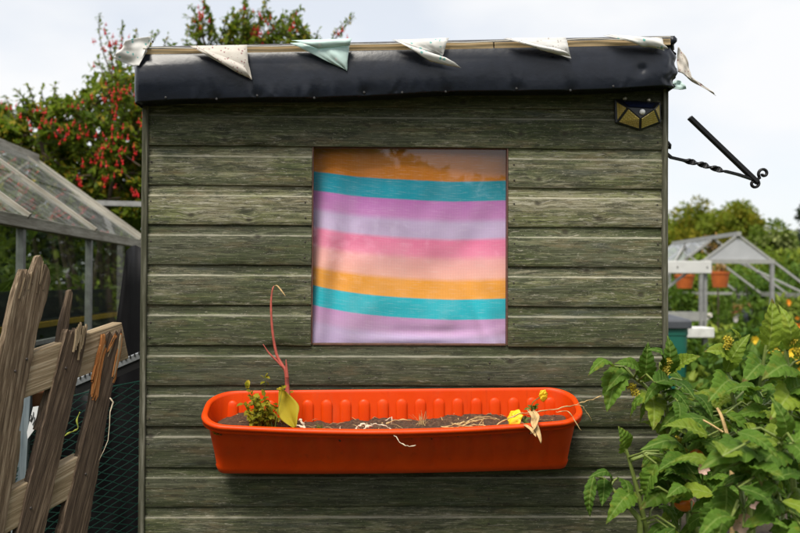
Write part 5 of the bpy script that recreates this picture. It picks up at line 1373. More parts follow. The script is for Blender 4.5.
# ------------------------------------------------------------------ aluminium greenhouse on the right
M_ALUW = plain('pale_aluminium', (0.34, 0.34, 0.32), 0.5, 0.15, 15, 0.2, bumps=0.03)
M_POLY = plain('milky_polycarbonate', (0.40, 0.41, 0.42), 0.4, 0.08, 6, bumps=0)
M_GH2 = glassmat('clean_greenhouse_glass', tint=(0.95, 0.97, 0.96), dirt=0.05, dirtcol=(0.6, 0.6, 0.56), gloss_rough=0.02, scale=2.0)
M_GH2D = glassmat('hazy_greenhouse_glass', tint=(0.88, 0.9, 0.9), dirt=0.06, dirtcol=(0.6, 0.62, 0.62), gloss_rough=0.05, scale=2.0)
def right_greenhouse():
    Y = 7.2
    pk = at(738, 235, Y); e_r = at(818, 296, Y); hw = e_r.x - pk.x; ez, rz = e_r.z, pk.z
    far = at(672, 243.5, Y); dl = 2.4
    ax = Vector((0.035, 1, 0)).normalized(); sx = Vector((ax.y, -ax.x, 0))
    root = thing('aluminium_greenhouse', 'open aluminium greenhouse with milky gable panel right of the shed', 'greenhouse', (pk.x, Y+1.2, 0))
    def W(a, s, z): return Vector((pk.x, Y, z)) + sx*a + ax*s
    T = 0.025
    for s in (0, dl/3, 2*dl/3, dl):
        for sg in (-1, 1):
            zbar('roof_bar', W(sg*hw, s, ez), W(0, s, rz), T, T, M_ALUW, root)
            zbar('post', W(sg*hw, s, 0), W(sg*hw, s, ez), T, T, M_ALUW, root, up=(0, 1, 0))
    zbar('ridge', W(0, -0.03, rz+0.012), W(0, dl, rz+0.012), 0.05, 0.045, M_ALUW, root)
    for sg in (-1, 1):
        zbar('eaves', W(sg*hw, -0.02, ez), W(sg*hw, dl, ez), 0.05, 0.05, M_ALUW, root)
        zbar('brace', W(sg*hw, 0.15, ez-0.02), W(sg*hw*0.15, dl*0.62, rz-0.06), 0.02, 0.02, M_ALUW, root)
        zbar('side_rail', W(sg*hw, 0, 0.75), W(sg*hw, dl, 0.75), 0.025, 0.025, M_ALUW, root)
    # front gable: milky triangle, door posts, door track
    yb = at(738, 261.5, Y).z; tw = at(771, 262, Y).x - pk.x
    mb = MB(); pr = [W(-tw+.02, -0.004, yb+.02), W(tw-.02, -0.004, yb+.02), W(0, -0.004, rz-0.03)]; bk = [p+ax*0.006 for p in pr]
    mb.poly(pr); mb.poly(bk[::-1]); [mb.quad(pr[i], bk[i], bk[(i+1) % 3], pr[(i+1) % 3]) for i in range(3)]; fixn(mb.build('gable_panel', M_POLY, root, label='milky triangular gable panel'))
    zbar('gable_bar', W(-tw-0.02, -0.02, yb), W(tw+0.02, -0.02, yb), 0.035, 0.045, M_ALUW, root)
    for sg in (-1, 1): zbar('door_post', W(sg*tw, -0.012, 0), W(sg*tw, -0.012, yb-0.02), 0.035, 0.045, M_ALU, root, up=(0, 1, 0))
    zbar('post', W(tw-0.42, dl, 0), W(tw-0.42, dl, rz-0.3), 0.03, 0.03, M_ALU, root, up=(0, 1, 0))
    zbar('door_track', W(-hw-0.10, -0.06, yb-0.065), W(-tw+0.05, -0.06, yb-0.065), 0.05, 0.135, plain('white_track_paint', (0.62, 0.62, 0.60), 0.5, 0.1, 6), root, bevel=0.006)
    for q in (-tw+0.03-0.03, -tw-0.32): mb = MB(); c = W(q, -0.087, yb-0.065); mb.tube([c, c-ax*0.006], 0.008, 8); mb.build('bolt', M_STEEL, root)
    # slid-open door, left of the opening
    dx0, dx1 = -hw-0.02, -tw-0.01
    zbar('door_stile', W(dx1-0.05, -0.055, 0.1), W(dx1-0.05, -0.055, yb-0.14), 0.03, 0.045, M_ALU, root, up=(0, 1, 0))
    for z in (0.2, 1.05): zbar('door_rail', W(dx0, -0.055, z), W(dx1-0.02, -0.055, z), 0.028, 0.10, M_ALUW, root)
    # far gable
    zbar('gable_bar', W(-hw, dl, ez), W(hw, dl, ez), 0.03, 0.035, M_ALUW, root)
    # panes on the left slope and the side walls; the right slope is open
    for k in range(3):
        s0, s1 = dl*k/3+.02, dl*(k+1)/3-.02
        mb = MB(); mb.quad(W(-hw, s0, ez+.012), W(-hw, s1, ez+.012), W(-.01, s1, rz+.008), W(-.01, s0, rz+.008)); k and mb.build('roof_pane', M_GH2D, root)
        mb = MB(); mb.quad(W(hw, s0, 0.1), W(hw, s1, 0.1), W(hw, s1, ez-.03), W(hw, s0, ez-.03)); mb.build('wall_pane', M_GH2, root)
    adopt(root)
    return W, hw, tw, ez, rz, yb, dl
GW, G_HW, G_TW, G_EZ, G_RZ, G_YB, G_DL = right_greenhouse()
M_ORPOT = plain('terracotta_orange_plastic', (0.56, 0.135, 0.028), 0.5, 0.15, 12)
M_DRY = leafmat('dry_leaf', (0.20, 0.10, 0.03), (0.42, 0.26, 0.09), 0.7, 0.2)
def hanging_pot(px, py_top, w_px, h_px, Y, label, plant_h, seed, mat=None):
    r = random.Random(seed); c = at(px, py_top, Y); k = (Y+2.6)/910; R0, R1, h = w_px*k/2, w_px*k/2*0.74, h_px*k
    root = thing('hanging_pot', label, 'pot', (c.x, c.y, c.z-h), 'hanging pots in the right greenhouse'); mb = MB()
    prof = [(0.001, -h), (R1, -h), (R0*0.95, -0.028), (R0, -0.028), (R0*1.02, 0), (R0*0.93, 0), (R0*0.86, -0.03), (0.001, -0.03)]
    mb.grid([[(c.x+q*math.cos(a), c.y+q*math.sin(a), c.z+z) for a in [2*math.pi*i/24 for i in range(25)]] for q, z in prof]); mb.build('pot_wall', mat or M_ORPOT, root, smooth=False)
    mb = MB()
    for i in range(3):
        a = i*2.1+0.4; mb.tube([(c.x+R0*math.cos(a), c.y+R0*math.sin(a), c.z), (c.x, c.y, G_RZ-0.06 if py_top < 290 else c.z+0.3)], 0.003, 4)
    mb.build('hanger', M_STEEL, root)
    lf = MB(); st = MB()
    for i in range(26):
        p = c + Vector((r.uniform(-.6, .6)*R0, r.uniform(-.6, .6)*R0, -0.02)); d = (rvec(r)*0.6+Vector((0, 0, 1))).normalized(); L_ = plant_h*r.uniform(0.4, 1)
        st.tube([p, p+d*L_], 0.003, 4)
        for q in range(4): small_leaf(lf, p+d*L_*(0.5+0.5*r.random()), rvec(r), Vector((0, 0, 1)), 0.05, 0.02)
    st.build('stems', M_STRAW, root); lf.build('leaves', M_DRY, root, kind='stuff'); adopt(root)
hanging_pot(720, 271.5, 19, 16, 7.6, 'orange hanging pot of dry stems in the greenhouse doorway', 0.12, 1)
hanging_pot(684.5, 274.5, 20, 14, 7.95, 'orange hanging pot half behind the white door track', 0.10, 2)
hanging_pot(746, 309, 13, 13, 8.6, 'small blue-grey hanging pot deep inside the right greenhouse', 0.10, 3, plain('blue_grey_pot', (0.16, 0.18, 0.24), 0.5))
hanging_pot(736, 311, 11, 11, 8.4, 'small brown hanging pot beside the blue-grey one', 0.12, 4, plain('brown_pot', (0.30, 0.10, 0.05), 0.6))
# dry stems rising through the ridge
def ridge_stems():
    r = random.Random(9); c = Vector((at(716, 262, 8.4).x, 8.4, at(716, 262, 8.4).z)); root = thing('dry_climber', 'dry reddish climber poking through the greenhouse roof left of the peak', 'plant', (c.x, c.y, 0)); st, lf = MB(), MB()
    st.tube([(c.x, c.y, 0), (c.x+.03, c.y, 1.2), c], [0.012, 0.010, 0.007], 6)
    for k in range(9):
        t = at(r.uniform(704, 722), r.uniform(228, 252), 8.4); st.tube([c, c.lerp(t, .5)+rvec(r)*.03, t], [0.006, 0.005, 0.003], 4)
        for q in range(9): small_leaf(lf, c.lerp(t, r.uniform(.4, 1))+rvec(r)*.02, rvec(r), Vector((0, 0, 1)), 0.06, 0.028)
    st.build('stems', M_BARK, root); lf.build('leaves', M_DRY, root, kind='stuff'); adopt(root)
ridge_stems()

# ------------------------------------------------------------------ green water butt / compost bin
def bin_():
    Mg = plain('dark_green_plastic', (0.010, 0.110, 0.078), 0.45, 0.15, 8); Ml = plain('charcoal_plastic_lid', (0.055, 0.060, 0.070), 0.5, 0.15, 8)
    Y = 3.4; k = (Y+2.6)/910; xr = at(693, 326, Y).x; zt = at(693, 328, Y).z; w = 0.46; cx = xr-w/2
    root = thing('compost_bin', 'dark green plastic bin with charcoal lid beside the shed corner', 'bin', (cx, Y+w/2, 0)); mb = MB()
    def sq(hw, z, n=6, rad=0.05):
        pts = []
        for (sx, sy, a0) in ((1, 1, 0), (-1, 1, 90), (-1, -1, 180), (1, -1, 270)):
            for i in range(n+1):
                a = R(a0+90*i/n); pts.append((cx + sx*(hw-rad) + rad*math.cos(a), Y+w/2 + sy*(hw-rad) + rad*math.sin(a), z))
        return pts + [pts[0]]
    mb.grid([sq(0.19, 0.0), sq(0.20, zt*0.5), sq(0.212, zt-0.05), sq(0.216, zt-0.05), sq(0.216, zt)]); mb.build('bin_body', Mg, root, smooth=False)
    mb = MB(); mb.grid([sq(0.215, zt-0.004), sq(0.235, zt-0.004), sq(0.235, zt+0.042), sq(0.225, zt+0.055), sq(0.13, zt+0.085), sq(0.001+0.05, zt+0.085)]); mb.poly(sq(0.051, zt+0.085)[:-1]); mb.build('lid', Ml, root, bevel=0.004); 
    adopt(root)
    # slatted white tray on legs beside it
    c0, c1 = at(693, 327, 3.9), at(709, 337, 3.9); rt_ = thing('white_bench', 'small white bench end beyond the green bin', 'bench', ((c0.x+c1.x)/2, 3.9, 0))
    zbar('bench_top', (c0.x-0.25, 3.9, (c0.z+c1.z)/2), (c1.x, 3.9, (c0.z+c1.z)/2), 0.22, c0.z-c1.z, plain('white_paint', (0.62, 0.62, 0.59), 0.6), rt_, bevel=0.006)
    for x in (c0.x-0.22, c1.x-0.03): zbar('leg', (x, 3.9, 0), (x, 3.9, c1.z), 0.035, 0.035, M_ALU, rt_, up=(0, 1, 0))
    adopt(rt_)
bin_()

# ------------------------------------------------------------------ trees and hedges behind
def tree(name, label, cat, base, height, crown_c, crown_r, n_cl, per, L_, mats, seed, trunk_r=0.12, group=None, cl_r=0.22):
    r = random.Random(seed); base = Vector(base); cc = Vector(crown_c); root = thing(name, label, cat, tuple(base), group)
    st = MB(); fork = base.lerp(cc, 0.62); st.tube([base, base.lerp(fork, .5)+Vector((.05, 0, 0)), fork], [trunk_r, trunk_r*.8, trunk_r*.6], 8)
    lfs = [MB() for _ in mats]
    for k in range(n_cl):
        v = rvec(r); v.z = v.z*0.95; q = r.random()**0.4
        c = cc + Vector((v.x*crown_r[0], v.y*crown_r[1], v.z*crown_r[2]))*q*0.92
        if k % 5 == 0: st.tube([fork, fork.lerp(c, .5)+Vector((0, 0, .1)), c], [trunk_r*.4, trunk_r*.22, trunk_r*.06], 5, cap=False)
        s = crown_r[0]*cl_r*r.uniform(0.6, 1.3)
        leaf_cloud(lfs[r.randrange(len(mats))], c, (s, s, s*0.75), per, L_, r, 0.6, 0.15, 0.3)
    st.build('trunk', M_BARK, root, smooth=True)
    for i, (l, m) in enumerate(zip(lfs, mats)): l.build('crown', m, root, kind='stuff')
    adopt(root)
T_OLV = leafmat('olive_tree_leaf', (0.070, 0.100, 0.009), (0.235, 0.28, 0.030), 0.6, 0.35); T_OLV2 = leafmat('golden_tree_leaf', (0.12, 0.115, 0.007), (0.34, 0.285, 0.022), 0.6, 0.35)
T_GRN = leafmat('green_shrub_leaf', (0.050, 0.09, 0.010), (0.20, 0.265, 0.035), 0.5, 0.3); T_GRN2 = leafmat('pale_shrub_leaf', (0.10, 0.14, 0.04), (0.30, 0.34, 0.12), 0.5, 0.25)
T_DRK = leafmat('dark_conifer_leaf', (0.010, 0.018, 0.012), (0.035, 0.055, 0.030), 0.6, 0.1)
def backdrop():
    def ell(px, py, Y, rx, rz): c = at(px, py, Y); k = (Y+2.6)/910; return c, (rx*k, rx*k*0.8, rz*k)
    c, rr = ell(703, 236, 26, 52, 40); tree('olive_green_tree', 'wide rounded olive-green tree behind the right greenhouse', 'tree', (c.x, c.y, 0), 4, c, rr, 150, 70, 0.15, [T_OLV, T_OLV2, T_OLV], 31, 0.18)
    c, rr = ell(742, 236, 24, 22, 38); tree('golden_green_tree', 'smaller golden-green tree at the right shoulder of the olive tree', 'tree', (c.x, c.y, 0), 4, c, rr, 60, 60, 0.13, [T_OLV2, T_OLV], 32, 0.12, cl_r=0.34)
    c, rr = ell(772, 256, 15, 34, 38); tree('pale_green_shrub', 'pale green shrub behind the greenhouse gable at right', 'shrub', (c.x, c.y, 0), 3, c, rr, 90, 60, 0.10, [T_GRN, T_GRN2], 33, 0.07)
    c, rr = ell(812, 245, 20, 17, 58); tree('dark_conifer', 'dark conifer cut off by the right edge of the photo', 'tree', (c.x, c.y, 0), 5, c, rr, 80, 60, 0.10, [T_DRK], 34, 0.12, cl_r=0.4)
    c, rr = ell(-6, 128, 11, 24, 26); tree('hazy_green_tree', 'small pale tree at the left edge beyond the fuchsia', 'tree', (c.x, c.y, 0), 4, c, rr, 40, 50, 0.09, [T_GRN2, T_GRN], 35, 0.09, cl_r=0.35)
    r = random.Random(41)
    # hedges closing the plots right and left; unseen third added to darken greenhouse reflections
    for (x0, x1, Y, zt, lab, sd, ms) in ((at(560, 280, 13.0).x, at(1180, 280, 13.0).x, 13.0, at(700, 262, 13.0).z, 'mixed green hedge across the plots behind the right greenhouse', 1, [T_GRN, T_OLV]), (at(-420, 280, 9.0).x, at(230, 280, 9.0).x, 9.0, at(50, 190, 9.0).z, 'dark hedge behind the old greenhouse and the fuchsia', 2, [T_GRN, T_DRK]), (-1.25, 1.75, 5.9, 2.85, 'unseen hedge added behind the shed, mirrored dark in the old greenhouse glass', 3, [T_DRK, T_DRK])):
        root = thing('hedge', lab, 'hedge', ((x0+x1)/2, Y, 0)); lfs = [MB(), MB()]
        for k in range(int(75*(x1-x0))): leaf_cloud(lfs[r.randrange(2)], (r.uniform(x0, x1), Y+r.uniform(-.4, .4), zt*r.random()**0.8*0.97), (0.42, 0.35, 0.32), 80, 0.12, r, 0.6, 0.1, 0.3)
        st = MB(); n = int((x1-x0)/0.5)
        for k in range(n): x = x0+(x1-x0)*(k+.5)/n; st.tube([(x, Y, 0), (x+r.uniform(-.1, .1), Y, zt*0.8)], [0.03, 0.01], 5)
        st.build('stems', M_BARK, root); [l.build('foliage', m, root, kind='stuff') for l, m in zip(lfs, ms)]; adopt(root)
    # trees behind the photographer, mirrored in the window glass
    lf = MB()
    for k in range(620):
        x = r.uniform(-16, 16); h = 5.1 + 0.4*noise.noise((x*0.8, 0, 0)) + 0.25*noise.noise((x*3, 1, 0)) if x < 0.45 else 3.75 + 0.4*noise.noise((x*0.9, 5, 0)) + 0.2*noise.noise((x*3, 1, 0))
        leaf_cloud(lf, (x, -18+r.uniform(-.8, .8), h*r.random()**0.6 - 0.3), (0.7, 0.6, 0.55), 60, 0.36, r, 0.6, 0.1, 0.3)
    o = lf.build('treeline', T_OLV, None); tag(o, 'line of trees mirrored in the top of the window glass', 'trees', kind='stuff')
backdrop()

# ------------------------------------------------------------------ middle-distance plants
M_MID = leafmat('garden_leaf', (0.020, 0.066, 0.010), (0.13, 0.215, 0.030), 0.5, 0.28); M_MID2 = leafmat('lime_garden_leaf', (0.12, 0.18, 0.02), (0.30, 0.36, 0.06), 0.5, 0.3)
M_FLO = plain('orange_bloom', (0.80, 0.26, 0.01), 0.6, 0.2, 30); M_FLY = plain('yellow_bloom', (0.80, 0.52, 0.02), 0.6, 0.2, 30); M_FLW = plain('pale_bloom', (0.72, 0.66, 0.62), 0.6, 0.15, 30)
def mid_plants():
    r = random.Random(51)
    spec = [(676, 298, 9.2, 16, 'leafy bush behind the green bin', M_MID, None), (690, 345, 5.2, 14, 'small leafy plant behind the white bench', M_MID, None), (716, 330, 8.0, 20, 'leafy plant just inside the greenhouse door', M_MID, M_FLW), (742, 322, 8.6, 20, 'dark leafy plant in the middle of the greenhouse', M_MID, None),
            (760, 300, 9.0, 20, 'bush inside the greenhouse right of the hanging pots', M_MID, None), (792, 318, 7.4, 20, 'yellow-flowered plant at the right edge', M_MID2, M_FLO), (728, 352, 6.0, 22, 'low plant in front of the greenhouse door', M_MID2, None), (762, 350, 5.4, 22, 'leafy plant between the door posts', M_MID, M_FLY),
            (700, 372, 3.6, 22, 'dark plant just right of the shed corner', M_MID, None), (735, 385, 3.0, 26, 'broad dark plant behind the drooping leaves', M_MID, None), (782, 375, 3.2, 28, 'tangled plant at right behind the drooping leaves', M_MID, M_FLY), (690, 420, 2.2, 26, 'shaded plant low beside the shed corner', M_MID, None), (745, 430, 2.0, 34, 'shaded plant low at right', M_MID, None), (800, 430, 2.0, 34, 'shaded plant low at the right edge', M_MID, None),
            (800, 280, 10.5, 22, 'tall weeds beyond the open right slope of the greenhouse', M_MID, None), (775, 285, 11.2, 22, 'feathery weeds seen through the greenhouse frame', M_MID, None), (722, 290, 11, 22, 'weeds behind the doorway pot', M_MID, None), (748, 288, 11.6, 20, 'weeds in the far gable of the greenhouse', M_MID, None), (785, 345, 5.8, 24, 'plant in the right doorway gap', M_MID, M_FLO), (712, 395, 3.3, 20, 'plant low behind the bin', M_MID2, None)]
    bl = {}
    for i, (px, py, Y, rp, lab, m, fm) in enumerate(spec):
        c = at(px, py, Y); k = (Y+2.6)/910; R_ = rp*k; root = thing('garden_plant', lab, 'plant', (c.x, c.y, 0), 'plants in the plot on the right'); st, lf = MB(), MB()
        for q in range(12):
            t = c + Vector((r.uniform(-1, 1)*R_, r.uniform(-1, 1)*R_*0.8, r.uniform(-0.6, 0.9)*R_)); b = Vector((c.x+r.uniform(-.06, .06), c.y+r.uniform(-.06, .06), 0)); md = b.lerp(t, .6)+rvec(r)*.05
            st.tube([b, md, t], [0.007, 0.005, 0.003], 4, cap=False)
            leaf_cloud(lf, t, (R_*.45, R_*.45, R_*.40), 30, 0.11, r, 0.42, 0.35, 0.1)
            if q % 2 == 0: leaf_cloud(lf, md, (R_*.5, R_*.4, R_*.6), 20, 0.11, r, 0.42, 0.35, 0.1)
        st.build('stems', M_GREENST, root); lf.build('foliage', m, root, kind='stuff')
        if fm:
            if fm.name not in bl:
                mb = MB()
                for p in range(9):
                    a = p*2*math.pi/9; d = Vector((math.cos(a), -0.25, math.sin(a))); t = Vector((-math.sin(a), 0, math.cos(a)))
                    mb.quad((0, 0, 0), d*0.022+t*0.008, d*0.034, d*0.022-t*0.008)
                me = mb.mesh('bloom'); me.materials.append(fm); bl[fm.name] = me
            for q in range(5): inst('bloom', bl[fm.name], root, Matrix.Translation(c+Vector((r.uniform(-.8, .8)*R_, -R_*0.9, r.uniform(-.4, .9)*R_))) @ Matrix.Rotation(r.uniform(-.6, .6), 4, 'Z') @ Matrix.Rotation(r.uniform(-.6, .6), 4, 'X') @ Matrix.Scale(r.uniform(.7, 1.4), 4))
        adopt(root)
mid_plants()

# ------------------------------------------------------------------ drooping broad-leaved plants in front, right
M_TL = leafmat('broad_drooping_leaf', (0.011, 0.050, 0.007), (0.105, 0.200, 0.022), 0.6, 0.30, vein=True)
M_TLY = leafmat('young_lime_leaf', (0.070, 0.130, 0.010), (0.21, 0.29, 0.030), 0.48, 0.30, vein=True, veincol=(0.34, 0.42, 0.12, 1))
M_TST = plain('pale_green_stalk', (0.17, 0.22, 0.05), 0.5, 0.3, 40)
def big_leaf(arc, wid, fold, seed, teeth=7):
    """unit leaf from (0,0,0) to (0,1,0), arching up by arc"""
    rows = []; n = 26
    for i in range(n+1):
        t = i/n; w = wid*(math.sin(math.pi*min(1, t**0.70)))**0.9*(1-0.22*t) + 0.004
        saw = (t*teeth) % 1.0; tw = 0.88 + 0.24*saw
        zc = arc*math.sin(math.pi*t)**0.9; row = []
        tws = 0.30*math.sin(t*2.2+seed)
        for j in (-1, -0.8, -0.55, -0.28, 0, 0.28, 0.55, 0.8, 1):
            aj = abs(j); ww = w*(tw if aj == 1 else 1 + (tw-1)*0.4*(aj > 0.7))
            q = t - 0.55*aj*w                                   # side veins run forwards
            pucker = 0.020*math.sin(q*2*math.pi*6.5)*min(1, aj*2.2)*(w/wid)
            z = zc + fold*w*aj**1.15 - 0.55*w*max(0, aj-0.5)**1.3 + pucker + 0.045*noise.noise((t*3.2, j*1.4, seed*3.1))*aj + 0.018*noise.noise((t*9, j*4, seed)) + tws*w*j*0.6
            row.append((ww*j*(1-0.10*noise.noise((t*3, seed, 1))), t + 0.05*aj*w + 0.010*(tw-1)*aj, z))
        rows.append(row)
    mb = MB(); mb.grid(rows); return mb.mesh('leaf', True)
LV = [big_leaf(*a) for a in ((0.18, 0.25, 0.40, 1), (0.28, 0.22, 0.20, 2), (0.10, 0.27, 0.55, 3), (0.36, 0.24, 0.05, 4), (0.22, 0.18, 0.7, 5))]
for me in LV: me.materials.append(M_TL)
LY = [m.copy() for m in LV[:3]]
for m in LY: m.materials.clear(); m.materials.append(M_TLY); m.name = 'leaf_lime'
def put_leaf(parent, b, t, nrm, me, wscale=1.0):
    b, t = Vector(b), Vector(t); y = (t-b); L_ = y.length; y.normalize(); x = y.cross(Vector(nrm)); x.normalize(); z = x.cross(y)
    M4 = Matrix.Translation(b) @ Matrix((x*L_*wscale, y*L_, z*L_)).transposed().to_4x4(); inst('leaf', me, parent, M4)
FM = {}
def blossom_mesh():
    mb = MB()
    for k in range(7):
        a = k*0.9; c = Vector((0.012*math.cos(a)*(k > 0), 0.008*math.sin(a*1.7), 0.012*math.sin(a)*(k > 0)))
        for s in range(5):
            b_ = s*2*math.pi/5; d = Vector((math.cos(b_), -0.8, math.sin(b_))).normalized(); mb.tri(c, c+d*0.012+Vector((0.003, 0, 0.003)), c+d*0.012-Vector((0.003, 0, 0.003)))
        mb.tube([c+Vector((0, 0.006, 0)), c, c-Vector((0, 0.006, 0))], [0.002, 0.006, 0.002], 6)
    return mb.mesh('flower_cluster')
BLO = blossom_mesh(); BLO.materials.append(plain('mustard_bud', (0.40, 0.32, 0.02), 0.6, 0.3, 60))
def fruit_mesh():
    mb = MB(); rows = []
    for j in range(9):
        a = -math.pi/2 + math.pi*j/8; rows.append([(0.020*math.cos(a)*math.cos(b), 0.020*math.cos(a)*math.sin(b), 0.017*math.sin(a)*(1-0.12*math.cos(a))) for b in [2*math.pi*i/14 for i in range(15)]])
    mb.grid(rows); return mb.mesh('fruit', True)
FRU = fruit_mesh(); FRU.materials.append(plain('orange_fruit', (0.66, 0.15, 0.01), 0.3, 0.2, 40, bumps=0))

def front_plants():
    r = random.Random(77)
    def plant(label, stems, keys, nrand, Yr, seed, box, fl=(), fr=(), lime=0.12, lsz=(0.065, 0.115)):
        rr = random.Random(seed); b0 = Vector((at(stems[0][0][0], 500, Yr).x, Yr, 0)); root = thing('broad_leaved_plant', label, 'plant', tuple(b0), 'broad-leaved plants in front of the shed corner'); st = MB(); S = []
        for px in stems:
            c = curve(px, Yr + rr.uniform(-.03, .03), Yr + rr.uniform(-.05, .05)); foot = Vector((c[0].x + rr.uniform(-.05, .05), Yr, 0)); pts = [foot, foot.lerp(c[0], .6)+Vector((0.01, 0, 0))] + c
            n = len(pts); st.tube(pts, taper(n, 0.0085, 0.0035), 7, cap=False); S += pts[1:]
        def petiole(b):
            b = Vector(b); q = min(S, key=lambda p: (p-b).length + (0.1 if p.z > b.z else 0)); md = q.lerp(b, .5)+Vector((0, 0, 0.15*(q-b).length)); st.tube([q, md, b], [0.0035, 0.0028, 0.0022], 5, cap=False)
        for (bx_, by_, tx, ty, dy, kind, ws, nx_, nz_) in keys:
            b = at(bx_, by_, Yr + rr.uniform(-.03, .03)); t = at(tx, ty, Yr + dy); petiole(b); me = (LY if kind >= 10 else LV)[kind % 10]; put_leaf(root, b, t, (nx_, -1, nz_), me, ws)
        for k in range(nrand):
            x, y = rr.uniform(box[0], box[2]), rr.uniform(box[1], box[3]); yy = Yr + rr.uniform(-.16, .16); b = at(x, y, yy); L_ = rr.uniform(*lsz)
            a = rr.uniform(0, 2*math.pi); d = Vector((math.cos(a), math.sin(a)*0.7 - 0.25, rr.uniform(-1.1, 0.25))).normalized(); petiole(b)
            up = Vector((rr.uniform(-.3, .3), -0.6, 1.0)); me = rr.choice(LY if rr.random() < lime else LV); put_leaf(root, b, b+d*L_, up, me, rr.uniform(0.8, 1.15))
        for x, y in fl: inst('flower_cluster', BLO, root, Matrix.Translation(at(x, y, Yr-0.03)) @ Matrix.Rotation(rr.uniform(0, 3), 4, 'Y') @ Matrix.Scale(0.62, 4))
        for x, y, s in fr: inst('fruit', FRU, root, Matrix.Translation(at(x, y, Yr-0.02)) @ Matrix.Scale(s, 4))
        st.build('stems', M_TST, root, smooth=True); adopt(root)
    # keys: base px, tip px, tip depth offset, mesh, width scale, normal hint x / z
    plant('broad-leaved plant whose leaves hang in front of the shed corner above the trough', [[(672, 470), (668, 420), (662, 385), (660, 362)], [(668, 430), (650, 392), (634, 378)]],
          [(612, 366, 588, 376, -0.08, 3, 1.0, -0.2, 1.2), (620, 366, 607, 412, -0.05, 2, 1.0, -0.3, 0.4), (628, 376, 606, 392, -0.06, 1, 0.9, 0, 1), (645, 382, 648, 342, -0.02, 2, 0.9, -0.3, 0.1), (648, 392, 653, 430, -0.08, 10, 1.15, 0.1, 0.5), (640, 372, 614, 364, -0.06, 0, 1.0, 0, 1.2),
           (664, 376, 667, 335, -0.02, 0, 1.0, 0.3, 0.2), (662, 366, 646, 350, -0.07, 1, 1, 0, 1.1), (668, 384, 694, 398, -0.10, 0, 1.05, 0.2, 1.0), (672, 372, 700, 356, -0.06, 12, 0.95, 0.2, 0.9), (662, 392, 690, 412, -0.10, 1, 1.0, 0.2, 0.8), (656, 400, 676, 384, -0.07, 3, 1, 0, 1)],
          26, -0.26, 5, (655, 380, 700, 440), fl=((631, 387), (634, 392), (668, 362), (666, 370)), lime=0.3)
    plant('broad-leaved plant with a pointed light leaf standing taller at right', [[(742, 480), (738, 420), (730, 385), (726, 350)], [(748, 470), (758, 400), (766, 345)]],
          [(726, 372, 750, 334, -0.02, 11, 0.95, -0.4, 0.5), (728, 364, 704, 352, -0.06, 10, 1.0, 0, 1.0), (732, 380, 708, 402, -0.10, 0, 1.1, 0, 0.9), (735, 392, 762, 412, -0.1, 1, 1.0, 0.2, 0.9), (768, 350, 772, 298, -0.02, 12, 0.95, -0.1, 0.1), (764, 366, 742, 384, -0.1, 0, 1.0, 0, 1), (766, 372, 796, 388, -0.1, 3, 1.0, 0, 1), (740, 345, 728, 326, -0.03, 12, 0.6, 0, 0.8), (770, 380, 784, 350, -0.05, 1, 1, 0.2, 0.6)],
          46, -0.34, 6, (700, 390, 800, 470), fl=((727, 340), (728, 345), (776, 352), (782, 356)), lime=0.28)
    plant('low plant with a rolled dark leaf on a pale stalk beside the trough', [[(652, 560), (641, 505), (632, 470), (626, 449)], [(640, 520), (622, 498), (610, 487)], [(700, 540), (690, 500), (682, 470)]],
          [(624, 452, 618, 426, -0.03, 2, 1.5, 0.3, 0.6), (612, 480, 588, 478, -0.06, 3, 0.95, 0, 1.2), (594, 476, 590, 517, -0.04, 4, 0.9, -0.5, 0.4), (604, 478, 602, 506, -0.05, 2, 1.0, 0, 0.4), (618, 478, 626, 508, -0.06, 1, 1.0, 0.4, 0.6), (634, 492, 606, 524, -0.08, 1, 1.1, -0.2, 0.8), (680, 462, 640, 450, -0.1, 3, 1.0, 0, 1.2), (672, 458, 700, 490, -0.1, 0, 1.0, 0.2, 0.9), (676, 486, 640, 510, -0.08, 0, 1.1, 0, 0.9), (664, 470, 640, 482, -0.1, 11, 0.9, 0, 1)],
          40, -0.36, 7, (650, 440, 715, 530), fl=((676, 440), (684, 452), (702, 460)), fr=((697, 456, 1.0), (684, 503, 1.25), (720, 462, 0.8)), lime=0.15)
    plant('blurred plant with large leaves in the bottom right corner', [[(760, 600), (745, 520), (738, 470)], [(790, 600), (775, 500), (782, 440)]],
          [(742, 480, 700, 470, -0.12, 3, 1.0, 0, 1.2), (726, 486, 716, 540, -0.06, 0, 1.2, 0.1, 0.5), (740, 450, 762, 486, -0.1, 0, 1.1, 0, 0.7), (738, 446, 712, 476, -0.1, 1, 1.1, 0, 0.8), (780, 450, 752, 476, -0.1, 0, 1.1, 0, 0.9), (782, 446, 812, 478, -0.1, 1, 1.1, 0, 0.9), (776, 500, 748, 532, -0.1, 1, 1.0, 0, 0.8), (778, 500, 806, 534, -0.1, 0, 1.1, 0, 0.8), (782, 440, 770, 396, -0.05, 1, 1, 0, 0.4)],
          36, -0.72, 8, (715, 430, 810, 545), fl=((782, 462),), lime=0.2, lsz=(0.07, 0.12))
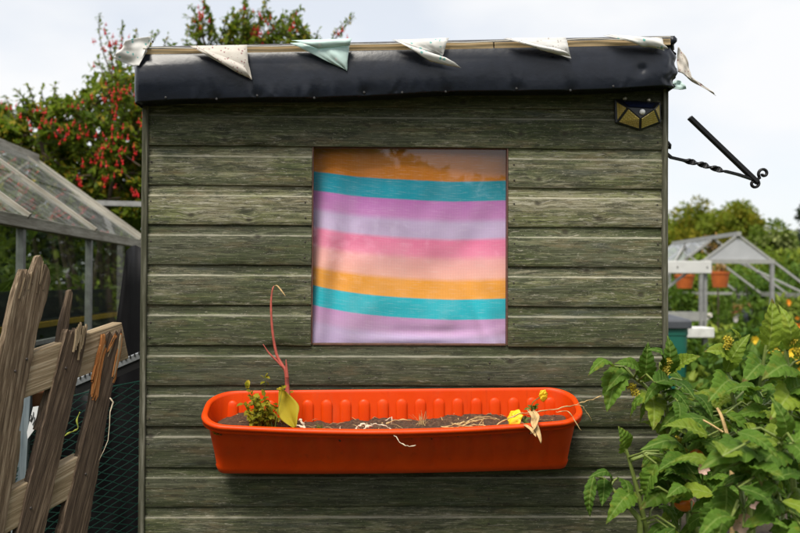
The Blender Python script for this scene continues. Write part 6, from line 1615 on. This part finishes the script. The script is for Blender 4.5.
    plant('blurred upright plant filling the right edge beside the greenhouse', [[(800, 560), (792, 460), (788, 380), (786, 330)], [(812, 560), (806, 440), (802, 350)]],
          [(788, 350, 778, 304, -0.02, 11, 0.9, 0, 0.3), (790, 372, 762, 380, -0.1, 0, 1.0, 0, 1), (800, 360, 806, 312, -0.03, 12, 1.0, 0, 0.3), (792, 392, 770, 420, -0.1, 10, 1.0, 0, 0.8), (796, 398, 820, 425, -0.1, 1, 1.0, 0, 0.8)],
          20, -0.58, 12, (772, 385, 815, 480), fl=((790, 340), (798, 352)), lime=0.35)
    # a few pale fallen petals and dry stalks among the leaves
    c = at(722, 420, -0.4); root = thing('dry_cane', 'thin dry brown cane leaning among the drooping leaves', 'cane', (c.x, c.y, 0)); mb = MB()
    k = curve([(732, 470), (728, 440), (722, 418), (717, 408)], -0.50, -0.46); mb.tube([Vector((k[0].x, -0.5, 0))]+k, taper(len(k)+1, 0.006, 0.003), 6); mb.build('cane', M_STRAW, root)
    mb = MB(); k = curve([(723, 432), (712, 425), (703, 420)], -0.5, -0.48); mb.tube(k, 0.0025, 5); mb.build('twig', M_STRAW, root); adopt(root)
    for i, (x, y, Y, lab) in enumerate(((702, 468, -0.45, 'pale pink bloom left among the drooping leaves'), (740, 522, -0.75, 'pale pink bloom at the bottom between large leaves'), (753, 498, -0.6, 'pale faded bloom above the bottom right leaves'))):
        c = at(x, y, Y); root = thing('pale_bloom', lab, 'flower', tuple(c), 'pale blooms among the leaves'); rr = random.Random(i)
        for p in range(5):
            a = p*1.26+i; d = Vector((math.cos(a), -0.4*rr.random(), math.sin(a))); t = Vector((-math.sin(a), 0, math.cos(a))); mb = MB(); s = 0.022 if i else 0.014
            mb.grid([[c + d*s*u + t*s*0.55*math.sin(math.pi*(0.1+0.8*u))*v + Vector((0, -0.006*u*u*(1+v*v), 0)) for v in (-1, -.5, 0, .5, 1)] for u in (0, .3, .6, .85, 1)]); o = mb.build('petal', PINK, root, smooth=True)
        mb = MB(); mb.tube([c, c+Vector((0.01, 0.02, -0.06)), c+Vector((0.02, 0.03, -0.2))], 0.002, 5); mb.build('stem', M_TST, root); adopt(root)
PINK = plain('pale_pink_petal', (0.70, 0.48, 0.40), 0.6, 0.15, 60, bumps=0)
front_plants()
